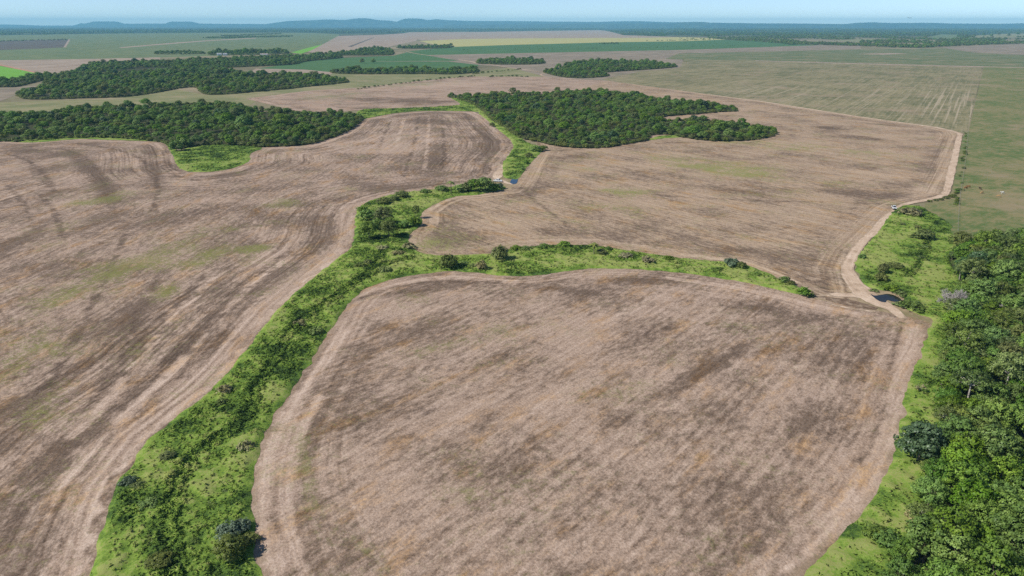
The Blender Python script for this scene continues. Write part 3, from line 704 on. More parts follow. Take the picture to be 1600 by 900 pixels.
S1 = [(132, 980), (145, 900), (156, 850), (167, 802), (184, 752), (205, 728), (235, 684), (262, 664), (300, 634), (336, 603), (364, 573), (405, 519), (435, 482), (489, 435), (530, 402), (543, 392), (555, 368), (555.5, 338), (564, 321.5), (587, 311), (621, 302.5), (665, 297.5), (719, 290.5), (749, 286), (766, 286.5), (784, 290), (789, 294), (770, 299.5), (746, 304.5), (712, 307), (682, 318), (660, 332), (658, 349), (645, 362), (637, 373), (640, 384), (655, 394), (678, 398.5), (719, 398.5), (766, 396.5), (793, 389.5), (817, 386.5), (844, 384.5), (884, 383), (928, 383.5), (955, 387.5), (996, 393.5), (1060, 402.5), (1127, 409.5), (1158, 411.5), (1188, 422.5), (1212, 432.5), (1242, 446.5), (1267, 460), (1270, 466), (1250, 460.5), (1208, 450.5), (1154, 440), (1095, 430.5), (1040, 424), (985, 420.5), (930, 419.5), (890, 422.5), (850, 428.5), (810, 432), (775, 430), (735, 426), (700, 424), (660, 428), (620, 435), (585, 445), (560, 459), (540, 479), (525, 504), (505, 534), (483, 569), (458, 604), (438, 634), (420, 669), (406, 704), (398, 739), (394, 770), (395.5, 810), (400, 850), (412, 900), (436, 980)]
grass_patch('tall_grass', S1, 'long winding strip of tall bright green grass between the harvested fields', 0.7, 0.9,
            lime=[(640, 322, 60, 10, 5, 0.45), (680, 300, 60, 6, 5, 0.3), (880, 408, 160, 7, -2, 0.5), (1050, 418, 120, 6, -5, 0.4), (660, 405, 60, 8, 8, 0.35), (600, 420, 50, 12, 20, 0.25), (545, 455, 40, 10, 35, 0.3), (500, 490, 20, 30, -50, 0.25), (420, 640, 25, 40, -40, 0.22), (350, 720, 60, 30, 30, 0.15), (380, 560, 20, 8, 40, 0.2), (320, 870, 20, 20, 0, 0.2), (1180, 440, 60, 6, -12, 0.3)],
            dull=[(560, 420, 16, 20, 40, 0.25), (470, 495, 60, 12, 45, 0.3), (420, 540, 40, 10, 50, 0.2), (250, 880, 30, 30, 0, 0.25), (200, 800, 14, 60, 0, 0.08), (900, 386, 160, 4, -1, 0.3), (850, 428, 60, 4, 0, 0.25), (600, 375, 40, 14, 0, 0.2), (280, 700, 60, 12, 40, 0.2), (240, 820, 30, 20, 40, 0.2)],
            gully=[[(597, 392), (588, 412), (572, 430), (540, 452), (500, 480), (462, 508), (432, 556), (404, 600), (387, 644), (357, 674), (318, 700)], [(300, 715), (272, 760), (262, 830), (268, 910)], [(640, 404), (600, 414), (575, 432)]], density=4.2)
FOREST = [(1500, 388), (1545, 382), (1620, 375), (1760, 392), (1900, 470), (2000, 700), (2000, 1090), (1410, 1090), (1390, 960), (1394, 900), (1401, 872), (1423, 838), (1438, 800), (1452, 760), (1448, 728), (1470, 690), (1466, 650), (1470, 600), (1480, 565), (1478, 520), (1488, 492), (1501, 450), (1482, 405)]
FOREST_W = to_world(spline(FOREST, 4))
S3 = [(1408, 322), (1390, 337), (1372, 361), (1352, 385), (1338, 402), (1336, 415), (1343, 432), (1354, 446), (1372, 452), (1396, 456), (1412, 466), (1404, 474), (1412, 480), (1436, 492), (1455, 500), (1449, 520), (1443, 547), (1431, 571), (1419, 591), (1414, 620), (1411.5, 647), (1407, 670), (1401, 694), (1394, 718), (1384, 744), (1369, 766), (1354, 787), (1336, 810), (1314, 832), (1281, 868), (1249, 899), (1170, 970), (1400, 1060), (1560, 1000), (1640, 800), (1640, 600), (1650, 470), (1620, 400), (1500, 372), (1486, 352), (1470, 340), (1452, 330), (1436, 322)]
grass_patch('tall_grass', S3, 'bright green rough meadow between the dirt road and the wood at right', 0.9, 0.7,
            lime=[(1390, 385, 40, 25, 50, 0.35), (1455, 450, 40, 40, 60, 0.4), (1380, 365, 30, 16, 50, 0.2), (1440, 480, 20, 20, 0, 0.3), (1430, 640, 16, 60, 0, 0.2), (1390, 780, 60, 40, 45, 0.2), (1330, 870, 80, 20, 30, 0.25)],
            dull=[(1440, 330, 40, 10, 0, 0.25), (1474, 332, 30, 16, 0, 0.2), (1415, 462, 20, 8, -20, 0.35), (1430, 485, 26, 10, -30, 0.4)],
            gully=[[(1450, 368), (1447, 384), (1440, 397), (1437, 410), (1428, 424), (1412, 432)]], keep_out=FOREST_W, base=0.64, ditch=1.8, seed=31, density=2.6)
S2 = [(799, 280), (787, 276), (785, 268), (787, 253), (801, 233), (798, 219), (774, 199), (750, 179), (739, 174), (665, 173), (614, 177), (567, 186), (556, 183), (567, 171), (631, 169), (692, 166), (719, 163), (705, 153), (722, 156), (738, 162), (755, 174), (774, 188), (800, 204), (824, 222), (850, 231), (846, 237), (828, 256), (816, 271), (809, 280)]
grass_patch('tall_grass', S2, 'light green grassy strip running up past the central wood', 1.8, 0.8,
            lime=[(790, 225, 20, 30, -50, 0.3), (760, 185, 30, 6, -40, 0.25), (792, 262, 8, 16, 0, 0.3)], dull=[(630, 171, 80, 3, 2, 0.25)], base=0.62, seed=44, density=1.4, blade=1.3)
SN = [(281, 235), (300, 229), (334, 226), (400, 229), (408, 233), (393, 239), (389, 252), (364, 262.5), (324, 268.5), (290, 267), (277, 259), (270, 243), (262, 230), (272, 232)]
grass_patch('tall_grass', SN, 'small half round bay of grass bitten into the left field below the wood', 1.4, 0.6,
            lime=[(300, 262, 40, 8, 0, 0.35), (375, 252, 20, 12, 30, 0.35), (275, 248, 6, 12, 0, 0.2)], dull=[(340, 240, 50, 8, 0, 0.25)], base=0.55, seed=52, density=1.5, blade=1.2)
grass_patch('tall_grass', [(-40, 224), (0, 221), (51, 222.5), (128, 217), (169, 218.5), (245, 221), (262, 229), (256, 220), (170, 212), (60, 216), (-40, 218)], 'narrow yellow green grass margin under the left wood', 1.8, 0.5, base=0.72, seed=55, density=0.6, blade=1.2)
grass_patch('tall_grass', [(1012, 219), (1030, 212.5), (1052, 211.5), (1066, 214), (1040, 216)], 'tiny light grass corner at the notch of the central wood', 1.4, 0.5, base=0.75, seed=57, density=0.8, blade=1.2)

# ------------------------------------------------------------------ trees
def leaf_mat(name, ca, cb, cc, rough=0.5, spec=0.25, hue=0.014, val=0.24):
    """foliage: leaf to leaf variation from the mesh, tree to tree variation from the object's own random number"""
    t = NT(name)
    oi = t.n.new('ShaderNodeObjectInfo')
    c = t.ramp(t.attr('tint'), [(0.0, ca), (0.55, cb), (1.0, cc)])
    hs = t.n.new('ShaderNodeHueSaturation')
    t.put(hs.inputs['Color'], c)
    t.put(hs.inputs['Hue'], t.math('MULTIPLY_ADD', oi.outputs['Random'], -2 * hue, 0.5 + hue))
    r2 = t.math('FRACT', t.math('MULTIPLY', oi.outputs['Random'], 7.31))
    t.put(hs.inputs['Value'], t.math('MULTIPLY_ADD', r2, 2 * val, 1 - val))
    r3 = t.math('FRACT', t.math('MULTIPLY', oi.outputs['Random'], 23.7))
    t.put(hs.inputs['Saturation'], t.math('MULTIPLY_ADD', r3, 0.24, 0.82))
    t.color(hs.outputs[0])
    t.bsdf.inputs['Roughness'].default_value = rough
    t.bsdf.inputs['Specular IOR Level'].default_value = spec
    tr = t.n.new('ShaderNodeBsdfTranslucent'); t.put(tr.inputs[0], hs.outputs[0])
    mx = t.n.new('ShaderNodeMixShader'); mx.inputs[0].default_value = 0.30
    t.l.new(t.bsdf.outputs[0], mx.inputs[1]); t.l.new(tr.outputs[0], mx.inputs[2])
    out = [n for n in t.n if n.type == 'OUTPUT_MATERIAL'][0]
    t.l.new(mx.outputs[0], out.inputs['Surface'])
    return t.m
L_bright = leaf_mat('bright_leaves', (0.056, 0.126, 0.016), (0.117, 0.221, 0.025), (0.207, 0.318, 0.041))
L_mid = leaf_mat('green_leaves', (0.082, 0.165, 0.024), (0.170, 0.293, 0.036), (0.297, 0.428, 0.050))
L_olive = leaf_mat('olive_leaves', (0.091, 0.143, 0.026), (0.175, 0.253, 0.049), (0.282, 0.361, 0.070))
L_dark = leaf_mat('dark_leaves', (0.039, 0.088, 0.029), (0.078, 0.158, 0.051), (0.147, 0.245, 0.079), rough=0.4, spec=0.4, val=0.15)
L_grey = leaf_mat('grey_leaves', (0.181, 0.192, 0.075), (0.333, 0.316, 0.134), (0.527, 0.461, 0.209))
L_silver = leaf_mat('silver_leaves', (0.09, 0.14, 0.075), (0.17, 0.235, 0.135), (0.27, 0.34, 0.21))
L_dull = leaf_mat('dull_leaves', (0.103, 0.134, 0.032), (0.178, 0.221, 0.047), (0.302, 0.343, 0.069), val=0.15)
def bark_mat(name, a, b):
    t = NT(name)
    t.color(t.mix(t.noise(t.vscale(t.pos(), (3, 3, 0.8)), 1, 4, 0.6), a, b)); return t.m
BARK = bark_mat('bark', (0.10, 0.08, 0.06), (0.20, 0.165, 0.13))
BARK_pale = bark_mat('pale_bark', (0.30, 0.27, 0.23), (0.50, 0.46, 0.41))
TWIG = bark_mat('bleached_twigs', (0.24, 0.22, 0.20), (0.44, 0.41, 0.38))

def leaves(lobes, n_sub, n_leaf, size, r, flat=0.75, skirt=-0.35):
    """lobes: (cx,cy,cz,rx,ry,rz). Small clumps of leaf-sized quads over each lobe's surface"""
    C, N, T, S = [], [], [], []
    for (cx, cy, cz, rx, ry, rz) in lobes:
        k = max(3, int(n_sub * r.uniform(0.8, 1.2)))
        d = r.normal(size=(k * 3, 3)); d /= np.linalg.norm(d, axis=1)[:, None]
        d = d[d[:, 2] > skirt][:k]; k = len(d)
        rad = r.uniform(0.72, 1.05, (k, 1))
        sc = np.array([cx, cy, cz]) + d * rad * np.array([rx, ry, rz])
        lt = r.uniform(-0.12, 0.12)
        ct = 0.5 + lt + r.normal(0, 0.10, k)
        rs = 0.38 * (rx + ry) / 2
        dd = r.normal(size=(k, n_leaf, 3)); dd /= np.linalg.norm(dd, axis=2)[:, :, None]
        dd *= r.uniform(0.35, 1.0, (k, n_leaf, 1)) ** 0.5
        p = sc[:, None, :] + dd * rs * np.array([1, 1, flat])
        nn = 0.55 * dd + 0.8 * d[:, None, :] + np.array([0, 0, 0.45]) + r.normal(0, 0.42, (k, n_leaf, 3))
        C.append(p.reshape(-1, 3)); N.append(nn.reshape(-1, 3))
        S.append((0.55 * dd + 0.75 * d[:, None, :] + np.array([0, 0, 0.25]) + r.normal(0, 0.22, (k, n_leaf, 3))).reshape(-1, 3))
        T.append((ct[:, None] + 0.10 * dd[:, :, 2] + r.normal(0, 0.09, (k, n_leaf))).ravel())
    C = np.concatenate(C); N = np.concatenate(N); T = np.concatenate(T); S = np.concatenate(S)
    ok = C[:, 2] > 0.1
    C, N, T, S = C[ok], N[ok], T[ok], S[ok]
    S /= np.linalg.norm(S, axis=1)[:, None] + 1e-9
    N /= np.linalg.norm(N, axis=1)[:, None] + 1e-9
    a = np.cross(N, r.normal(size=N.shape)); a /= np.linalg.norm(a, axis=1)[:, None] + 1e-9
    b = np.cross(N, a)
    s = size * r.uniform(0.6, 1.25, (len(C), 1))
    a *= s * 0.5; b *= s * 0.5 * r.uniform(0.55, 1.0, (len(C), 1))
    V = np.stack([C - a, C - 0.1 * a - b, C + a, C - 0.2 * a + b], 1)
    fl = (N * S).sum(1) < 0                  # wind every leaf so that its face looks the way the crown does
    V[fl] = V[fl][:, ::-1]
    V = V.reshape(-1, 3)
    F = np.arange(len(V)).reshape(-1, 4)
    return V, F, np.repeat(np.clip(T, 0, 1), 4), np.repeat(S, 4, 0)

def crown_mesh(name, lobes, n_sub, n_leaf, size, mat, seed, **kw):
    V, F, T, S = leaves(lobes, n_sub, n_leaf, size, np.random.default_rng(seed), **kw)
    me = fast_mesh(name, V, F, {'tint': T}); me.materials.append(mat)
    soft_normals(me, S)
    return me

def tubes(paths, sides=6):
    V, F = [], []
    for pts, rad in paths:
        pts = np.array(pts, float); base = len(V)
        for i, p in enumerate(pts):
            d = pts[min(i + 1, len(pts) - 1)] - pts[max(i - 1, 0)]; d /= np.linalg.norm(d) + 1e-9
            a = np.cross(d, (0.31, 0.95, 0.1)); a /= np.linalg.norm(a) + 1e-9; b = np.cross(d, a)
            for k in range(sides):
                t = 2 * math.pi * k / sides
                V.append(p + (a * math.cos(t) + b * math.sin(t)) * rad[i])
        for i in range(len(pts) - 1):
            for k in range(sides):
                q = base + i * sides
                F.append((q + k, q + (k + 1) % sides, q + sides + (k + 1) % sides, q + sides + k))
    return np.array(V), np.array(F)

def dome_lobes(h, cr, base, n, lr, seed, flatten=0.8, inner=True):
    r = np.random.default_rng(seed); out = []
    cz = base + (h - base) * 0.42
    for i in range(n):
        u = (i + 0.5) / n
        zc = 1 - 1.45 * u; ph = i * 2.39996 + r.uniform(-0.4, 0.4)
        rr = math.sqrt(max(0, 1 - zc * zc))
        k = r.uniform(0.62, 0.92)
        hz = (h - cz - lr * 0.6) if zc > 0 else (cz - base) * 0.9
        s = lr * r.uniform(0.75, 1.3)
        out.append((rr * math.cos(ph) * (cr - lr * 0.5) * k * 1.1, rr * math.sin(ph) * (cr - lr * 0.5) * k * 1.1, cz + zc * hz * r.uniform(0.8, 1.05), s, s, s * flatten))
    return out

def limb_paths(lobes, h_trunk, r0, seed, n=7, lean=0.3):
    r = np.random.default_rng(seed)
    top = np.array([r.uniform(-lean, lean), r.uniform(-lean, lean), h_trunk])
    paths = [([(0, 0, -0.2), (top[0] * 0.4, top[1] * 0.4, h_trunk * 0.5), tuple(top)], [r0 * 1.25, r0, r0 * 0.8])]
    idx = r.permutation(len(lobes))[:n]
    for i in idx:
        c = np.array(lobes[i][:3])
        m = top + (c - top) * 0.5 + np.array([0, 0, 0.12 * np.linalg.norm(c - top)]) * r.uniform(-0.3, 0.8)
        paths.append(([tuple(top - [0, 0, 0.25]), tuple(m), tuple(c)], [r0 * 0.62, r0 * 0.4, r0 * 0.14]))
    return paths

def trunk_mesh(paths, mat):
    V, F = tubes(paths)
    me = fast_mesh('trunk', V, F, smooth=True); me.materials.append(mat)
    return me

def twig_paths(h, spread, seed, r0=0.2, trunk=0.35, depth=4, upward=0.55, rmin=0.0, nb=3):
    r = np.random.default_rng(seed); main, fine = [], []
    def grow(p, d, L, rad, lvl):
        q = p + d * L
        mid = p + d * L * 0.5 + r.normal(0, 0.06 * L, 3)
        (main if lvl <= 2 else fine).append(([p, mid, q], [max(rad, rmin), max(rad * 0.8, rmin), max(rad * 0.6, rmin * 0.7)]))
        if lvl >= depth: return
        for _ in range(nb if lvl < 3 else nb + 1):
            nd = d * 0.75 + r.normal(0, spread, 3) + np.array([0, 0, upward * 0.3]); nd /= np.linalg.norm(nd)
            grow(q if r.random() < 0.6 else mid, nd, L * r.uniform(0.6, 0.85), rad * 0.58, lvl + 1)
    grow(np.array([0, 0, -0.2]), np.array([0.05, 0.03, 1.0]), h * trunk, r0, 0)
    return main, fine

# (crown mesh, trunk mesh, crown radius, name, crown part name, category, description)
PROTO = {}
def proto(key, crown, trunk, radius, name, desc, crown_part='crown', cat='tree'):
    PROTO[key] = dict(crown=crown, trunk=trunk, radius=radius, name=name, desc=desc, part=crown_part, cat=cat)

def std(key, h, cr, base, n, lr, mat, seed, name, desc, size=0.42, n_sub=15, n_leaf=15, bark=BARK, r0=0.2, flatten=0.8, limbs=7, th=0.55, cat='tree', skirt=-0.35):
    lb = dome_lobes(h, cr, base, n, lr, seed, flatten)
    proto(key, crown_mesh('crown', lb, n_sub, n_leaf, size, mat, seed, skirt=skirt), trunk_mesh(limb_paths(lb, base + (h - base) * th * 0.5, r0, seed, limbs), bark), cr, name, desc, cat=cat)

std('bright', 9.0, 4.2, 2.0, 20, 1.55, L_bright, 101, 'broadleaf_tree', 'bright green leafy tree')
std('bright2', 8.0, 3.8, 1.2, 18, 1.35, L_bright, 102, 'broadleaf_tree', 'bright green bushy tree')
std('mid', 10.0, 4.4, 2.4, 24, 1.5, L_mid, 103, 'broadleaf_tree', 'mid green broad tree')
std('mid2', 8.5, 3.6, 1.5, 18, 1.35, L_mid, 104, 'broadleaf_tree', 'mid green rounded tree')
std('olive', 10.5, 4.6, 3.6, 20, 1.5, L_olive, 105, 'broadleaf_tree', 'olive green open tree', n_sub=12, bark=BARK_pale, flatten=0.6)
std('olive2', 8.0, 3.4, 2.0, 16, 1.3, L_olive, 106, 'broadleaf_tree', 'dull olive tree', n_sub=12)
std('dark', 9.5, 4.8, 1.2, 30, 1.4, L_dark, 107, 'broadleaf_tree', 'dark glossy round headed tree', size=0.5, n_sub=16)
std('umbrella', 11.0, 4.6, 5.8, 16, 1.45, L_olive, 108, 'umbrella_tree', 'spreading tree with pale forked limbs', n_sub=12, bark=BARK_pale, r0=0.24, flatten=0.5, limbs=12, th=0.5)
std('dull', 9.0, 3.9, 2.0, 20, 1.4, L_dull, 109, 'broadleaf_tree', 'dusky dark green tree', n_sub=14)
# thin grey tree: twigs with sparse leaves
mn, fn = twig_paths(7.5, 0.5, 110, r0=0.17, trunk=0.28, depth=5, rmin=0.035, nb=4)
Vt, Ft = tubes(mn, 5); Vf, Ff = tubes(fn, 3)
bare_tr = fast_mesh('trunk', Vt, Ft); bare_tr.materials.append(TWIG)
bare_cr = fast_mesh('crown', Vf, Ff); bare_cr.materials.append(TWIG)
proto('bare', bare_cr, bare_tr, 3.6, 'bare_tree', 'bare grey leafless tree')
mn, fn = twig_paths(6.0, 0.5, 114, r0=0.15, trunk=0.25, rmin=0.03)
Vt, Ft = tubes(mn, 5); Vf, Ff = tubes(fn, 3)
b2t = fast_mesh('trunk', Vt, Ft); b2t.materials.append(TWIG)
b2l = crown_mesh('crown', [(p[0][-1][0], p[0][-1][1], p[0][-1][2], 0.55, 0.55, 0.4) for p in fn[::4]], 3, 6, 0.32, L_grey, 115)
proto('grey', b2l, b2t, 3.2, 'thin_tree', 'thin grey green twiggy tree')

# bushes
def bush(key, h, cr, n, lr, mat, seed, name, desc, size=0.34, n_sub=12, n_leaf=14):
    lb = dome_lobes(h, cr, 0.15, n, lr, seed, 0.85)
    proto(key, crown_mesh('foliage', lb, n_sub, n_leaf, size, mat, seed), trunk_mesh(limb_paths(lb, h * 0.25, 0.07, seed, 5, 0.1), BARK), cr, name, desc, 'foliage', 'bush')
bush('bdark', 3.4, 2.4, 16, 0.95, L_dull, 121, 'bush', 'dark rounded bush')
bush('bgreen', 3.0, 2.4, 14, 0.9, L_mid, 122, 'bush', 'green leafy bush')
bush('bsilver', 2.6, 2.2, 12, 0.85, L_silver, 123, 'bush', 'silvery green bush')
bush('bgrey', 2.0, 2.0, 12, 0.75, L_grey, 124, 'scrub_bush', 'grey green scrub bush', n_sub=9)
bush('bolive', 1.9, 2.2, 12, 0.75, L_olive, 125, 'scrub_bush', 'low olive scrub bush', n_sub=10)
bush('far', 8.5, 4.4, 11, 1.9, L_dull, 126, 'bush', '', size=1.5, n_sub=7, n_leaf=6)
bush('far2', 7.5, 4.0, 10, 1.8, L_mid, 127, 'bush', '', size=1.5, n_sub=7, n_leaf=6)

# palm
def palm_parts(h=5.5, seed=1):
    r = np.random.default_rng(seed)
    tr = trunk_mesh([([(0, 0, -0.1), (0.15, 0.05, h * 0.5), (0.1, 0, h)], [0.2, 0.15, 0.13])], BARK)
    V, F, T = [], [], []
    for i in range(18):
        az = i * 2.4 + r.uniform(-0.2, 0.2); up = r.uniform(-0.1, 1.0); L = r.uniform(1.9, 2.6)
        prev = None
        for j in range(7):
            s = j / 6
            rad = L * s * math.cos(up * 0.7); z = h + L * s * math.sin(up) * 0.7 - 1.3 * s * s
            w = 0.42 * math.sin(math.pi * min(1, 0.12 + s * 0.88)) + 0.02
            ca, sa = math.cos(az), math.sin(az)
            a = (0.1 + ca * rad - sa * w, sa * rad + ca * w, z - 0.12); m = (0.1 + ca * rad, sa * rad, z); b = (0.1 + ca * rad + sa * w, sa * rad - ca * w, z - 0.12)
            k = len(V); V += [a, m, b]; T += [0.5 + 0.3 * r.random()] * 3
            if j: F += [(k - 3, k - 2, k + 1, k), (k - 2, k - 1, k + 2, k + 1)]
    cr = fast_mesh('fronds', np.array(V), np.array(F), {'tint': np.array(T)}); cr.materials.append(L_dull)
    return cr, tr
pc, pt = palm_parts()
proto('palm', pc, pt, 2.3, 'palm_tree', 'small palm', 'fronds', 'palm')

FIRST = {}
def plant(key, x, y, s, rz, label, group=None, sz=None, z=0.0):
    """a tree or bush: an Empty at its base that parents trunk and crown"""
    p = PROTO[key]
    e = bpy.data.objects.new(p['name'], None); COL.objects.link(e)
    e.empty_display_size = 0.5
    e.location = (x, y, GROUND_Z - 0.02 + z); e.rotation_euler = (0, 0, rz); e.scale = (s, s, (sz or s))
    tag(e, label, p['cat'], group)
    if key not in FIRST:
        c = bpy.data.objects.new(p['part'], p['crown']); t = bpy.data.objects.new('trunk' if p['cat'] != 'bush' else 'stems', p['trunk'])
        FIRST[key] = (c, t)
    else:
        c, t = FIRST[key][0].copy(), FIRST[key][1].copy()
    for o in (c, t):
        COL.objects.link(o); o.parent = e
    return e

def scatter(poly, dmin, r, tries=30, mask=None, limit=None):
    """points at least dmin apart inside a world polygon"""
    lo, hi = poly.min(0), poly.max(0)
    cell = dmin / math.sqrt(2)
    n = int((hi - lo).prod() / dmin ** 2 * 6)
    P = r.uniform(lo, hi, (n, 2)); P = P[in_poly(P, poly)]
    if mask is not None: P = P[mask(P)]
    grid = {}; out = []
    for p in P:
        i, j = int((p[0] - lo[0]) // cell), int((p[1] - lo[1]) // cell)
        ok = True
        for a in range(i - 2, i + 3):
            for b in range(j - 2, j + 3):
                q = grid.get((a, b))
                if q is not None and (q[0] - p[0]) ** 2 + (q[1] - p[1]) ** 2 < dmin * dmin:
                    ok = False; break
            if not ok: break
        if ok:
            grid[(i, j)] = p; out.append(p)
    return np.array(out)

def project(x, y, z=GROUND_Z):
    zc = y * CP - (z - CAM_H) * SP
    yc = y * SP + (z - CAM_H) * CP
    return 800 + FPX * x / zc, 450 - FPX * yc / zc

# ------------------------------------------------------------------ the wood along the right edge: every tree a thing
rt = np.random.default_rng(77)
def at_px(key, px, py, wpx, label, group=None, rz=None, hk=1.0):
    x, y = G(px, py); s = wpx * mpp(px, py) / 2 / PROTO[key]['radius']
    return plant(key, x, y, s, rt.uniform(0, 6.28) if rz is None else rz, label, group, s * hk)

heroes = [('dark', 1434, 722, 70, 'dark glossy round headed tree standing alone on the meadow edge at right', 1.0),
          ('umbrella', 1508, 640, 58, 'tall spreading tree with pale trunk and forked limbs beside the round headed tree', 1.0),
          ('umbrella', 1534, 905, 52, 'spreading tree with white forked limbs near the bottom right corner', 1.0),
          ('bare', 1488, 492, 52, 'large bare grey leafless tree at the wood edge beyond the dark pond', 0.85),
          ('bare', 1556, 500, 28, 'small bare grey tree standing inside the wood right of the big bare one', 1.0),
          ('bare', 1486, 830, 40, 'dead greyish brown tree among green ones near the bottom right', 0.8),
          ('grey', 1436, 612, 28, 'thin grey twiggy tree leaning over the field edge track', 0.8),
          ('olive', 1502, 572, 56, 'olive green tree with white limbs showing through its crown', 1.0),
          ('grey', 1420, 905, 36, 'pale grey green feathery tree at the bottom edge of the picture', 0.9),
          ('bright', 1468, 770, 56, 'broad yellow green tree right behind the round headed tree', 0.95),
          ('umbrella', 1580, 845, 34, 'slim tree with a pale bare stem at the right edge', 1.1)]
hp = []
for key, px, py, w, lab, hk in heroes:
    at_px(key, px, py, w, lab, None, None, hk); hp.append(G(px, py))
hp = np.array(hp)
FP = scatter(FOREST_W, 3.9, rt)
pr = np.array([project(x, y, 9) for x, y in FP])
pb = np.array([project(x, y) for x, y in FP])
vis = (pr[:, 0] < 1650) & (pr[:, 1] < 925)
FP, pb = FP[vis], pb[vis]
hd = np.min(np.hypot(FP[:, None, 0] - hp[None, :, 0], FP[:, None, 1] - hp[None, :, 1]), 1)
ok = hd > 3.4
FP, pb = FP[ok], pb[ok]
N_IND = len(heroes)
kinds = ['bright', 'bright2', 'mid', 'mid2', 'olive', 'olive2', 'dull', 'umbrella', 'grey', 'dark']
pk = fbm(FP[:, 0] / 14, FP[:, 1] / 14, 60, 3)
edge_d = seg_dist(FP, FOREST_W)
for (x, y), (bx, by), k, ed in zip(FP, pb, pk, edge_d):
    wts = np.array([0.04 + 0.4 * max(0, k - 0.5), 0.06, 0.30, 0.22, 0.12 + 0.6 * max(0, 0.5 - k), 0.10, 0.10, 0.03, 0.045, 0.03]); wts /= wts.sum()
    key = kinds[rt.choice(len(kinds), p=wts)]
    s = rt.uniform(0.70, 1.10) * (0.72 if ed < 2.0 else 1.0)
    zone = 'upper end' if by < 490 else ('middle part' if by < 690 else 'lower end')
    d = PROTO[key]['desc']
    plant(key, x, y, s, rt.uniform(0, 6.28), f'{d}, {zone} of the right hand wood', f'{d}s in the right hand wood, {zone}', s * rt.uniform(0.85, 1.15))
    N_IND += 1
# undergrowth along and under the wood
UP = scatter(FOREST_W, 4.0, np.random.default_rng(5))
pr = np.array([project(x, y, 1) for x, y in UP]); ue = seg_dist(UP, FOREST_W)
UP = UP[(pr[:, 0] < 1630) & (pr[:, 1] < 915) & (ue < 4.5)]
for i, (x, y) in enumerate(UP[:48]):
    key = ['bgreen', 'bolive', 'bgreen', 'bdark'][rt.integers(0, 4)]
    d = PROTO[key]['desc']
    plant(key, x, y, rt.uniform(0.45, 0.85), rt.uniform(0, 6.28), f'{d} in the undergrowth along the right hand wood', f'{d}es along the margin of the right hand wood')

